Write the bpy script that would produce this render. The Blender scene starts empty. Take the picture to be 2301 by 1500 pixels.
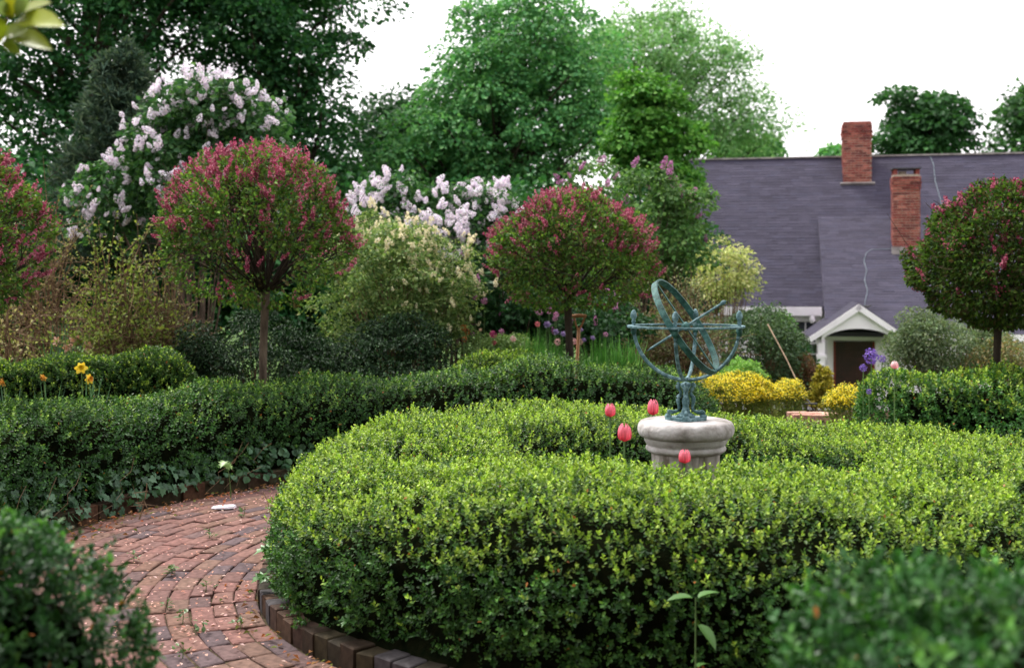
import bpy, math, numpy as np
from mathutils import Vector, Matrix
R = math.radians
S = bpy.context.scene
COL = S.collection

# ------------------------------------------------------------------ camera
CAM_H, FOC, HOR = 1.6, 2700.0, 625.0          # eye height, focal length and horizon in photo pixels
cam = bpy.data.cameras.new('camera')
cam.sensor_width = 36.0
cam.lens = 36.0 * FOC / 2301.0
cam.shift_y = -(750.0 - HOR) / 2301.0
cam.clip_start = 0.05
cam.clip_end = 3000.0
cam.dof.use_dof = True
cam.dof.focus_distance = 7.0
cam.dof.aperture_fstop = 2.6
camo = bpy.data.objects.new('camera', cam)
COL.objects.link(camo)
camo.location = (0, 0, CAM_H)
camo.rotation_euler = (R(90), 0, 0)
S.camera = camo

# ------------------------------------------------------------------ world, sun, exposure
SUN_EL, SUN_AZ = R(58), R(-40)                # azimuth from +Y towards +X
W = bpy.data.worlds.new('World')
S.world = W
W.use_nodes = True
nt = W.node_tree
nt.nodes.clear()
out = nt.nodes.new('ShaderNodeOutputWorld')
bg = nt.nodes.new('ShaderNodeBackground')
sky = nt.nodes.new('ShaderNodeTexSky')
sky.sky_type = 'NISHITA'
sky.sun_disc = False
sky.sun_elevation = SUN_EL
sky.sun_rotation = SUN_AZ
sky.dust_density = 4.0
hs = nt.nodes.new('ShaderNodeHueSaturation')
hs.inputs['Saturation'].default_value = 0.12
mixw = nt.nodes.new('ShaderNodeMixRGB')        # a closed, even cloud layer over the clear sky
mixw.inputs[0].default_value = 0.7
mixw.inputs[2].default_value = (7.5, 7.2, 7.4, 1)
nt.links.new(sky.outputs[0], hs.inputs['Color'])
nt.links.new(hs.outputs[0], mixw.inputs[1])
nt.links.new(mixw.outputs[0], bg.inputs[0])
bg.inputs[1].default_value = 0.10
nt.links.new(bg.outputs[0], out.inputs[0])
sun = bpy.data.lights.new('sun', 'SUN')
sun.energy = 1.5
sun.angle = R(14)
sun.color = (1.0, 0.965, 0.9)
suno = bpy.data.objects.new('sun', sun)
COL.objects.link(suno)
sd = Vector((math.sin(SUN_AZ) * math.cos(SUN_EL), math.cos(SUN_AZ) * math.cos(SUN_EL), math.sin(SUN_EL)))
suno.rotation_euler = sd.to_track_quat('Z', 'Y').to_euler()
S.view_settings.view_transform = 'Standard'
S.view_settings.look = 'None'
S.view_settings.exposure = 1.6
S.view_settings.gamma = 1.0
S.view_settings.use_curve_mapping = False
S.render.engine = 'CYCLES'
S.cycles.use_denoising = True
S.cycles.max_bounces = 7
S.cycles.diffuse_bounces = 2
S.cycles.glossy_bounces = 2
S.cycles.transmission_bounces = 4
S.cycles.transparent_max_bounces = 4
S.cycles.caustics_reflective = False
S.cycles.caustics_refractive = False

# ------------------------------------------------------------------ helpers
def rng(seed): return np.random.default_rng(seed)
def lin(r, g, b):
    f = lambda c: c / 12.92 if c <= 0.04045 else ((c + 0.055) / 1.055) ** 2.4
    return np.array([f(r / 255), f(g / 255), f(b / 255)])
def at(px, py, d):
    """world point seen at photo pixel (px, py) that stands d metres away"""
    return np.array([(px - 1150.5) / FOC * d, d, CAM_H - (py - HOR) / FOC * d])
def unit(v): return v / (np.linalg.norm(v, axis=-1, keepdims=True) + 1e-9)
def rnd_unit(g, n): return unit(g.normal(size=(n, 3)))
_nz = {}
def noise(P, s, seed):
    if seed not in _nz:
        g = rng(9000 + seed); _nz[seed] = (g.normal(size=(7, 3)), g.uniform(0, 6.28, 7))
    K, F = _nz[seed]
    return np.sin(P @ (K.T * s) + F).sum(1) / 3.7
def smooth(a, b, x):
    t = np.clip((x - a) / (b - a), 0, 1); return t * t * (3 - 2 * t)

# materials --------------------------------------------------------
def newmat(name):
    m = bpy.data.materials.new(name); m.use_nodes = True
    n = m.node_tree.nodes; n.clear()
    o = n.new('ShaderNodeOutputMaterial')
    return m, n, m.node_tree.links, o
def mat_leaf(name, rough=0.42, spec=0.4, trans=0.32, tint=(1.05, 1.15, 0.6)):
    m, n, l, o = newmat(name)
    a = n.new('ShaderNodeAttribute'); a.attribute_name = 'Col'
    p = n.new('ShaderNodeBsdfPrincipled'); p.inputs['Roughness'].default_value = rough
    p.inputs['Specular IOR Level'].default_value = spec
    t = n.new('ShaderNodeBsdfTranslucent')
    mu = n.new('ShaderNodeMixRGB'); mu.blend_type = 'MULTIPLY'; mu.inputs[0].default_value = 1
    mu.inputs[2].default_value = (*tint, 1)
    mx = n.new('ShaderNodeMixShader'); mx.inputs[0].default_value = trans
    l.new(a.outputs['Color'], p.inputs['Base Color']); l.new(a.outputs['Color'], mu.inputs[1])
    l.new(mu.outputs[0], t.inputs['Color']); l.new(p.outputs[0], mx.inputs[1]); l.new(t.outputs[0], mx.inputs[2])
    l.new(mx.outputs[0], o.inputs[0])
    return m
def mat_noise(name, c1, c2, scale=8.0, rough=0.8, spec=0.3, bump=0.0, metal=0.0, stretch=(1, 1, 1), c3=None, detail=6, lo=0.35, hi=0.65):
    m, n, l, o = newmat(name)
    tc = n.new('ShaderNodeTexCoord'); mp = n.new('ShaderNodeMapping'); mp.inputs['Scale'].default_value = stretch
    nz = n.new('ShaderNodeTexNoise'); nz.inputs['Scale'].default_value = scale; nz.inputs['Detail'].default_value = detail
    cr = n.new('ShaderNodeValToRGB')
    cr.color_ramp.elements[0].position = lo; cr.color_ramp.elements[0].color = (*c1, 1)
    cr.color_ramp.elements[1].position = hi; cr.color_ramp.elements[1].color = (*c2, 1)
    if c3 is not None:
        e = cr.color_ramp.elements.new((lo + hi) / 2); e.color = (*c3, 1)
    p = n.new('ShaderNodeBsdfPrincipled'); p.inputs['Roughness'].default_value = rough
    p.inputs['Specular IOR Level'].default_value = spec; p.inputs['Metallic'].default_value = metal
    l.new(tc.outputs['Object'], mp.inputs[0]); l.new(mp.outputs[0], nz.inputs['Vector']); l.new(nz.outputs[0], cr.inputs[0])
    l.new(cr.outputs[0], p.inputs['Base Color'])
    if bump:
        b = n.new('ShaderNodeBump'); b.inputs['Strength'].default_value = bump; b.inputs['Distance'].default_value = 0.01
        n2 = n.new('ShaderNodeTexNoise'); n2.inputs['Scale'].default_value = scale * 5; n2.inputs['Detail'].default_value = 5
        l.new(mp.outputs[0], n2.inputs['Vector']); l.new(n2.outputs[0], b.inputs['Height']); l.new(b.outputs[0], p.inputs['Normal'])
    l.new(p.outputs[0], o.inputs[0])
    return m
def mat_attr(name, scale=40.0, amt=0.35, rough=0.85, spec=0.25, bump=0.4, dist=0.004, coarse=None):
    """colour from the piece's own colour attribute, broken up by fine noise and relief"""
    m, n, l, o = newmat(name)
    a = n.new('ShaderNodeAttribute'); a.attribute_name = 'Col'
    tc = n.new('ShaderNodeTexCoord')
    nz = n.new('ShaderNodeTexNoise'); nz.inputs['Scale'].default_value = scale; nz.inputs['Detail'].default_value = 6
    mr = n.new('ShaderNodeMapRange'); mr.inputs[1].default_value = 0.3; mr.inputs[2].default_value = 0.7
    mr.inputs[3].default_value = 1 - amt; mr.inputs[4].default_value = 1 + amt
    mu = n.new('ShaderNodeMixRGB'); mu.blend_type = 'MULTIPLY'; mu.inputs[0].default_value = 1
    p = n.new('ShaderNodeBsdfPrincipled'); p.inputs['Roughness'].default_value = rough
    p.inputs['Specular IOR Level'].default_value = spec
    b = n.new('ShaderNodeBump'); b.inputs['Strength'].default_value = bump; b.inputs['Distance'].default_value = dist
    l.new(tc.outputs['Object'], nz.inputs['Vector']); l.new(nz.outputs[0], mr.inputs[0])
    l.new(a.outputs['Color'], mu.inputs[1]); l.new(mr.outputs[0], mu.inputs[2]); l.new(mu.outputs[0], p.inputs['Base Color'])
    l.new(nz.outputs[0], b.inputs['Height']); l.new(b.outputs[0], p.inputs['Normal']); l.new(p.outputs[0], o.inputs[0])
    if coarse:                                   # weather stains in streaks and patches
        mp = n.new('ShaderNodeMapping'); mp.inputs['Scale'].default_value = coarse
        nc = n.new('ShaderNodeTexNoise'); nc.inputs['Scale'].default_value = 1.0; nc.inputs['Detail'].default_value = 8; nc.inputs['Roughness'].default_value = .7
        mc = n.new('ShaderNodeMapRange'); mc.inputs[1].default_value = .3; mc.inputs[2].default_value = .7; mc.inputs[3].default_value = .78; mc.inputs[4].default_value = 1.25
        m2 = n.new('ShaderNodeMixRGB'); m2.blend_type = 'MULTIPLY'; m2.inputs[0].default_value = 1
        l.new(tc.outputs['Object'], mp.inputs[0]); l.new(mp.outputs[0], nc.inputs['Vector']); l.new(nc.outputs[0], mc.inputs[0])
        l.new(mu.outputs[0], m2.inputs[1]); l.new(mc.outputs[0], m2.inputs[2]); l.new(m2.outputs[0], p.inputs['Base Color'])
    return m

M = {}
M['leaf'] = mat_leaf('glossy_leaf', 0.45, 0.26, 0.26)
M['treeleaf'] = mat_leaf('tree_leaf', 0.55, 0.22, 0.34)
M['needle'] = mat_leaf('needle', 0.6, 0.25, 0.12)
M['petal'] = mat_leaf('petal', 0.6, 0.2, 0.38, (1.05, 0.95, 1.0))
M['thickleaf'] = mat_leaf('waxy_leaf', 0.4, 0.35, 0.22)
M['bark'] = mat_noise('bark', lin(62, 52, 44), lin(112, 98, 84), 14, 0.9, 0.2, 0.7, stretch=(1, 1, 0.25))
M['darkbark'] = mat_noise('dark_bark', lin(38, 32, 28), lin(74, 64, 54), 9, 0.9, 0.2, 0.7, stretch=(1, 1, 0.2))
M['twig'] = mat_noise('twig_bark', lin(84, 66, 50), lin(138, 112, 88), 20, 0.85, 0.2, 0.3)
M['core'] = mat_noise('twig_shade_core', (0.004, 0.007, 0.003), (0.010, 0.011, 0.005), 30, 1.0, 0.0, 0.6)  # twig tone taken near black, so the hedge's inner shade is painted
M['stem'] = mat_noise('green_stem', lin(78, 112, 60), lin(110, 140, 84), 20, 0.6, 0.3)
M['brick'] = mat_attr('paving_brick', 28, 0.38, 0.85, 0.22, 0.6, 0.006)
M['chbrick'] = mat_attr('chimney_brick', 14, 0.3, 0.9, 0.2, 0.4, 0.006, (2.5, 2.5, 1.6))
M['mortar'] = mat_noise('mortar', lin(150, 135, 122), lin(182, 168, 152), 30, 0.95, 0.1, 0.4)
M['sand'] = mat_noise('joint_soil', lin(64, 50, 42), lin(104, 82, 70), 25, 0.95, 0.1, 0.6, c3=lin(70, 66, 46))
M['shingle'] = mat_attr('asphalt_shingle', 60, 0.3, 0.9, 0.25, 0.4, 0.003, (1.1, 3.2, 3.2))
M['white'] = mat_noise('white_paint', lin(238, 230, 240), lin(248, 242, 249), 3, 0.55, 0.35, 0.1)
M['board'] = mat_noise('white_clapboard', lin(232, 224, 234), lin(245, 238, 246), 2.5, 0.6, 0.3, 0.15, stretch=(0.3, 1, 4))
M['ceil'] = mat_noise('porch_ceiling', lin(120, 122, 112), lin(140, 142, 132), 4, 0.7)
M['door'] = mat_noise('door_paint', lin(40, 18, 20), lin(60, 28, 28), 6, 0.4, 0.4, 0.1)
M['redframe'] = mat_noise('red_brown_frame', lin(110, 42, 30), lin(138, 60, 42), 8, 0.5)
M['iron'] = mat_noise('dark_iron', (0.02, 0.02, 0.022), (0.05, 0.05, 0.052), 20, 0.5, 0.4)
M['lead'] = mat_noise('flashing', lin(120, 112, 112), lin(160, 152, 150), 6, 0.55, 0.5)
M['wire'] = mat_noise('pale_cable', lin(104, 118, 128), lin(138, 150, 158), 12, 0.5)
M['wood'] = mat_noise('worn_wood', lin(150, 100, 66), lin(190, 138, 96), 10, 0.6, 0.3, 0.2, stretch=(1, 1, 0.15))
M['stake'] = mat_noise('weathered_stick', lin(132, 112, 92), lin(172, 150, 126), 16, 0.8, 0.2, 0.3, stretch=(1, 1, 0.2))
M['soil'] = mat_noise('soil', lin(44, 34, 26), lin(78, 62, 46), 12, 0.95, 0.1, 0.8)
m, n, l, o = newmat('dark_glass')
p = n.new('ShaderNodeBsdfPrincipled'); p.inputs['Base Color'].default_value = (0.02, 0.026, 0.03, 1)
p.inputs['Roughness'].default_value = 0.06; p.inputs['Specular IOR Level'].default_value = 0.6
l.new(p.outputs[0], o.inputs[0]); M['glass'] = m
# stone with lichen staining
m, n, l, o = newmat('cast_stone')
tc = n.new('ShaderNodeTexCoord')
n1 = n.new('ShaderNodeTexNoise'); n1.inputs['Scale'].default_value = 5; n1.inputs['Detail'].default_value = 8
mp = n.new('ShaderNodeMapping'); mp.inputs['Scale'].default_value = (24, 24, 2.6)
n2 = n.new('ShaderNodeTexNoise'); n2.inputs['Scale'].default_value = 1.0; n2.inputs['Detail'].default_value = 6
c1 = n.new('ShaderNodeValToRGB'); c1.color_ramp.elements[0].color = (*lin(156, 146, 140), 1); c1.color_ramp.elements[1].color = (*lin(196, 188, 184), 1)
c1.color_ramp.elements[0].position = .34; c1.color_ramp.elements[1].position = .62
c2 = n.new('ShaderNodeValToRGB'); c2.color_ramp.elements[0].color = (1, 1, 1, 1); c2.color_ramp.elements[1].color = (*lin(134, 126, 104), 1)
c2.color_ramp.elements[0].position = .42; c2.color_ramp.elements[1].position = .64
mu = n.new('ShaderNodeMixRGB'); mu.blend_type = 'MULTIPLY'; mu.inputs[0].default_value = .9
p = n.new('ShaderNodeBsdfPrincipled'); p.inputs['Roughness'].default_value = .88; p.inputs['Specular IOR Level'].default_value = .25
n3 = n.new('ShaderNodeTexNoise'); n3.inputs['Scale'].default_value = 90; n3.inputs['Detail'].default_value = 6
b = n.new('ShaderNodeBump'); b.inputs['Strength'].default_value = .5; b.inputs['Distance'].default_value = .004
l.new(tc.outputs['Object'], n1.inputs['Vector']); l.new(tc.outputs['Object'], mp.inputs[0]); l.new(mp.outputs[0], n2.inputs['Vector'])
l.new(tc.outputs['Object'], n3.inputs['Vector']); l.new(n1.outputs[0], c1.inputs[0]); l.new(n2.outputs[0], c2.inputs[0])
l.new(c1.outputs[0], mu.inputs[1]); l.new(c2.outputs[0], mu.inputs[2]); l.new(mu.outputs[0], p.inputs['Base Color'])
l.new(n3.outputs[0], b.inputs['Height']); l.new(b.outputs[0], p.inputs['Normal']); l.new(p.outputs[0], o.inputs[0]); M['stone'] = m
M['stonecap'] = mat_noise('weathered_cap_stone', lin(122, 116, 108), lin(202, 198, 197), 9, 0.9, 0.2, 0.6, c3=lin(176, 170, 167), detail=10, lo=.3, hi=.62)
M['patina'] = mat_noise('verdigris_bronze', lin(46, 78, 80), lin(132, 162, 170), 34, 0.62, 0.4, 0.5, c3=lin(82, 116, 122), lo=.32, hi=.7)
M['patinadark'] = mat_noise('dark_verdigris', lin(24, 62, 58), lin(78, 122, 118), 30, 0.6, 0.4, 0.4, c3=lin(40, 88, 82), lo=.32, hi=.72)
# ground: garden soil, turning to lawn further off
m, n, l, o = newmat('garden_ground')
tc = n.new('ShaderNodeTexCoord'); sx = n.new('ShaderNodeSeparateXYZ')
mr = n.new('ShaderNodeMapRange'); mr.inputs[1].default_value = 15; mr.inputs[2].default_value = 17
n1 = n.new('ShaderNodeTexNoise'); n1.inputs['Scale'].default_value = 9; n1.inputs['Detail'].default_value = 8
c1 = n.new('ShaderNodeValToRGB'); c1.color_ramp.elements[0].color = (*lin(40, 31, 24), 1); c1.color_ramp.elements[1].color = (*lin(84, 66, 48), 1)
c2 = n.new('ShaderNodeValToRGB'); c2.color_ramp.elements[0].color = (*lin(48, 70, 30), 1); c2.color_ramp.elements[1].color = (*lin(84, 112, 52), 1)
mx = n.new('ShaderNodeMixRGB'); p = n.new('ShaderNodeBsdfPrincipled'); p.inputs['Roughness'].default_value = .95; p.inputs['Specular IOR Level'].default_value = .1
b = n.new('ShaderNodeBump'); b.inputs['Strength'].default_value = .8; b.inputs['Distance'].default_value = .03
l.new(tc.outputs['Object'], sx.inputs[0]); l.new(sx.outputs['Y'], mr.inputs[0]); l.new(tc.outputs['Object'], n1.inputs['Vector'])
l.new(n1.outputs[0], c1.inputs[0]); l.new(n1.outputs[0], c2.inputs[0]); l.new(mr.outputs[0], mx.inputs[0]); l.new(c1.outputs[0], mx.inputs[1]); l.new(c2.outputs[0], mx.inputs[2])
l.new(mx.outputs[0], p.inputs['Base Color']); l.new(n1.outputs[0], b.inputs['Height']); l.new(b.outputs[0], p.inputs['Normal']); l.new(p.outputs[0], o.inputs[0]); M['ground'] = m

# objects ----------------------------------------------------------
def tag(o, label=None, cat=None, group=None, kind=None):
    if label: o['label'] = label
    if cat: o['category'] = cat
    if group: o['group'] = group
    if kind: o['kind'] = kind
    return o
def thing(name, label, cat, loc=(0, 0, 0), rz=0.0, group=None):
    o = bpy.data.objects.new(name, None); COL.objects.link(o)
    o.location = tuple(float(c) for c in loc); o.rotation_euler = (0, 0, rz); o.empty_display_size = 0.1
    return tag(o, label, cat, group)
def make_mesh(name, V, faces, mat, col=None, smooth_=False):
    """faces: list of (m,k) int arrays"""
    V = np.asarray(V, dtype=np.float32)
    me = bpy.data.meshes.new(name)
    faces = [np.asarray(f, dtype=np.int32) for f in faces if len(f)]
    nl = sum(f.size for f in faces); nf = sum(len(f) for f in faces)
    me.vertices.add(len(V)); me.vertices.foreach_set('co', V.ravel())
    me.loops.add(nl); me.loops.foreach_set('vertex_index', np.concatenate([f.ravel() for f in faces]))
    me.polygons.add(nf)
    tot = np.concatenate([np.full(len(f), f.shape[1], dtype=np.int32) for f in faces])
    st = np.concatenate([[0], np.cumsum(tot)[:-1]]).astype(np.int32)
    me.polygons.foreach_set('loop_start', st)
    me.polygons.foreach_set('use_smooth', np.full(nf, bool(smooth_)))
    me.update(calc_edges=True)
    if col is not None:
        at_ = me.attributes.new('Col', 'FLOAT_COLOR', 'POINT')
        c4 = np.ones((len(V), 4), dtype=np.float32); c4[:, :3] = col
        at_.data.foreach_set('color', c4.ravel())
    if mat is not None: me.materials.append(mat)
    return me
def add(name, me, parent=None, loc=None, rot=None, scale=None):
    o = bpy.data.objects.new(name, me); COL.objects.link(o)
    if parent is not None: o.parent = parent
    if loc is not None: o.location = tuple(float(c) for c in loc)
    if rot is not None: o.rotation_euler = tuple(float(c) for c in rot)
    if scale is not None: o.scale = tuple(float(c) for c in (scale if hasattr(scale, '__len__') else (scale,) * 3))
    return o

class MB:
    """collects solid shapes; build() links them as one mesh object"""
    def __init__(s): s.v = []; s.f = []; s.c = []; s.n = 0
    def raw(s, V, F, col=None):
        V = np.asarray(V, float); s.v.append(V)
        for f in F: s.f.append([i + s.n for i in f])
        if col is not None: s.c.append(np.tile(np.asarray(col, float), (len(V), 1)))
        s.n += len(V); return s
    def box(s, c, h, rz=0.0, col=None, tilt=None):
        X = np.array([[a, b_, d] for a in (-1, 1) for b_ in (-1, 1) for d in (-1, 1)], float) * np.asarray(h, float)
        ca, sa = math.cos(rz), math.sin(rz)
        X = X @ np.array([[ca, sa, 0], [-sa, ca, 0], [0, 0, 1]])
        if tilt is not None: X = X @ tilt.T
        return s.raw(X + np.asarray(c, float), [(0, 1, 3, 2), (4, 6, 7, 5), (0, 4, 5, 1), (2, 3, 7, 6), (0, 2, 6, 4), (1, 5, 7, 3)], col)
    def tube(s, P, r, sides=6, caps=True, closed=False, flat=1.0, up=(0, 0, 1)):
        P = np.asarray(P, float); n_ = len(P)
        r = np.broadcast_to(np.asarray(r, float), (n_,))
        T = np.gradient(P, axis=0) if not closed else np.roll(P, -1, 0) - np.roll(P, 1, 0)
        T = unit(T)
        ref = np.tile(np.asarray(up, float), (n_, 1))
        bad = np.abs((T * ref).sum(1)) > 0.96
        ref[bad] = (1, 0.03, 0.02)
        A = unit(np.cross(T, ref)); B = np.cross(A, T)
        th = np.linspace(0, 2 * np.pi, sides, endpoint=False)
        V = P[:, None] + r[:, None, None] * (np.cos(th)[None, :, None] * A[:, None] + flat * np.sin(th)[None, :, None] * B[:, None])
        F = []
        for i in range(n_ if closed else n_ - 1):
            j = (i + 1) % n_
            for k in range(sides):
                k2 = (k + 1) % sides
                F.append((i * sides + k, i * sides + k2, j * sides + k2, j * sides + k))
        if caps and not closed:
            F.append(tuple(range(sides))[::-1]); F.append(tuple((n_ - 1) * sides + k for k in range(sides)))
        return s.raw(V.reshape(-1, 3), F)
    def lathe(s, prof, c=(0, 0, 0), seg=16, shape=None, caps=True):
        """prof: (radius, z); shape(theta, r) lets the plan be something other than round"""
        th = np.linspace(0, 2 * np.pi, seg, endpoint=False); V = []
        for r_, z in prof:
            k = shape(th, r_) if shape else np.ones(seg)
            V.append(np.stack([r_ * k * np.cos(th), r_ * k * np.sin(th), np.full(seg, z)], 1))
        V = np.concatenate(V) + np.asarray(c, float); F = []
        for i in range(len(prof) - 1):
            for k in range(seg):
                k2 = (k + 1) % seg
                F.append((i * seg + k, i * seg + k2, (i + 1) * seg + k2, (i + 1) * seg + k))
        if caps:
            F.append(tuple(range(seg))[::-1]); F.append(tuple((len(prof) - 1) * seg + k for k in range(seg)))
        return s.raw(V, F)
    def prism(s, poly, axis, a, b_):
        """poly: 2-D outline, extruded from a to b along axis ('x','y','z')"""
        n_ = len(poly); V = []
        for t in (a, b_):
            for (p_, q) in poly:
                V.append({'x': (t, p_, q), 'y': (p_, t, q), 'z': (p_, q, t)}[axis])
        F = [tuple(range(n_))[::-1], tuple(range(n_, 2 * n_))]
        for k in range(n_): F.append((k, (k + 1) % n_, n_ + (k + 1) % n_, n_ + k))
        return s.raw(V, F)
    def mesh(s, name, mat, smooth_=False):
        V = np.concatenate(s.v); me = bpy.data.meshes.new(name)
        me.from_pydata(V.tolist(), [], s.f)
        if s.c:
            at_ = me.attributes.new('Col', 'FLOAT_COLOR', 'POINT')
            c4 = np.ones((len(V), 4), dtype=np.float32); c4[:, :3] = np.concatenate(s.c); at_.data.foreach_set('color', c4.ravel())
        if smooth_: me.polygons.foreach_set('use_smooth', np.ones(len(me.polygons), dtype=bool))
        me.materials.append(mat); me.update()
        return me
    def build(s, name, mat, parent=None, off=None, smooth_=False, **k):
        if off is not None: s.v = [v - np.asarray(off, float) for v in s.v]
        return add(name, s.mesh(name, mat, smooth_), parent, **k)

class LB:
    """collects leaves, petals and needles by the thousand; build() links them as one mesh object"""
    def __init__(s): s.v4 = []; s.c4 = []; s.v6 = []; s.c6 = []
    def add(s, P, D, N, L, Wd, col, hexa=False, fold=0.12, droop=0.1):
        n_ = len(P)
        if n_ == 0: return s
        D = unit(D); Sd = unit(np.cross(N, D)); N = np.cross(D, Sd)
        L = np.broadcast_to(np.asarray(L, float), (n_,))[:, None]; Wd = np.broadcast_to(np.asarray(Wd, float), (n_,))[:, None]
        col = np.broadcast_to(np.asarray(col, float), (n_, 3))
        if not hexa:
            V = np.stack([P, P + .48 * L * D + .5 * Wd * Sd + fold * Wd * N, P + L * D - droop * L * N, P + .48 * L * D - .5 * Wd * Sd + fold * Wd * N], 1)
            s.v4.append(V.astype(np.float32)); s.c4.append(np.repeat(col, 4, 0).astype(np.float32))
        else:
            u = fold * Wd * N
            V = np.stack([P, P + .3 * L * D + .46 * Wd * Sd + u, P + .72 * L * D + .42 * Wd * Sd + u - .3 * droop * L * N, P + L * D - droop * L * N,
                          P + .72 * L * D - .42 * Wd * Sd + u - .3 * droop * L * N, P + .3 * L * D - .46 * Wd * Sd + u], 1)
            s.v6.append(V.astype(np.float32)); s.c6.append(np.repeat(col, 6, 0).astype(np.float32))
        return s
    def mesh(s, name, mat, off=(0, 0, 0)):
        V = []; C = []; F = []; base = 0
        if s.v4:
            v = np.concatenate(s.v4); k = len(v); i = (np.arange(k) * 4)[:, None]
            F.append(np.concatenate([i + np.array([[0, 1, 2]]), i + np.array([[0, 2, 3]])])); V.append(v.reshape(-1, 3)); C += s.c4; base = k * 4
        if s.v6:
            v = np.concatenate(s.v6); k = len(v); i = (np.arange(k) * 6 + base)[:, None]
            F.append(np.concatenate([i + np.array([[0, 1, 2, 3]]), i + np.array([[0, 3, 4, 5]])])); V.append(v.reshape(-1, 3)); C += s.c6
        return make_mesh(name, np.concatenate(V) - np.asarray(off, np.float32), F, mat, np.concatenate(C))
    def build(s, name, mat, parent=None, off=(0, 0, 0), kind='stuff', **k):
        o_ = add(name, s.mesh(name, mat, off), parent, **k)
        if kind: o_['kind'] = kind
        return o_

CAMP = np.array([0, 0, CAM_H])
def shades(g, n_, cols, w=None, var=0.25):
    """n leaf colours drawn from a few given colours, with leaf-to-leaf variation"""
    cols = np.asarray(cols, float); i = g.choice(len(cols), n_, p=w)
    return cols[i] * g.uniform(1 - var, 1 + var, (n_, 1)) * g.uniform(.93, 1.07, (n_, 3))
def bez(a, b_, c_, n_=6):
    t = np.linspace(0, 1, n_)[:, None]; a, b_, c_ = map(np.asarray, (a, b_, c_))
    return (1 - t) ** 2 * a + 2 * t * (1 - t) * b_ + t * t * c_
# ================================================================== ground, path, edgings
C0 = np.array([0.94, 6.5])                     # centre of the round garden
def gz(x, y):                                   # the garden terrace falls away towards the house and the trees
    return -0.03 - 1.97 * smooth(14.5, 25, np.hypot(x * 0.5, y)) 
def ground():
    yy = np.concatenate([np.linspace(-60, -4, 8), np.linspace(-2, 40, 64), np.geomspace(44, 900, 16)])
    xx = np.concatenate([-np.geomspace(900, 40, 14), np.linspace(-36, 36, 60), np.geomspace(40, 900, 14)])
    X, Y = np.meshgrid(xx, yy); Z = gz(X, Y)
    V = np.stack([X, Y, Z], -1).reshape(-1, 3); nx = len(xx)
    i = (np.arange(len(yy) - 1)[:, None] * nx + np.arange(nx - 1)[None]).ravel()[:, None]
    o_ = add('ground', make_mesh('ground', V, [i + np.array([[0, 1, nx + 1, nx]])], M['ground'], smooth_=True))
    tag(o_, 'dark garden soil and lawn under the hedges, shrubs and trees', 'ground', kind='structure')
ground()

def brick_verts(g, hx, hy, ztop, zbot, j=0.004, bev=0.006):
    b_ = np.array([[-hx, -hy], [hx, -hy], [hx, hy], [-hx, hy]]) + g.uniform(-j, j, (4, 2))
    t = b_ * (1 - bev / np.array([hx, hy]))
    zt = ztop + g.uniform(-.0025, .0025, 4)
    V = np.concatenate([np.c_[b_, np.full(4, zbot)], np.c_[b_, zt - bev * .8], np.c_[t, zt]])
    F = [(8, 9, 10, 11)] + [(i, (i + 1) % 4, 4 + (i + 1) % 4, 4 + i) for i in range(4)] + [(4 + i, 4 + (i + 1) % 4, 8 + (i + 1) % 4, 8 + i) for i in range(4)]
    return V, F
BR = [lin(116, 84, 77), lin(111, 79, 73), lin(121, 89, 81), lin(107, 79, 74), lin(97, 76, 74), lin(89, 74, 76), lin(114, 86, 74), lin(106, 82, 72)]
def brick_meshes(name, hx, hy, h, cols, k, seed):
    g = rng(seed); out_ = []
    for i in range(k):
        mb = MB(); V, F = brick_verts(g, hx, hy, 0, -h)
        mb.raw(V, F, cols[i % len(cols)] * g.uniform(.85, 1.15)); out_.append(mb.mesh(name, M['brick']))
    return out_
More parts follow.
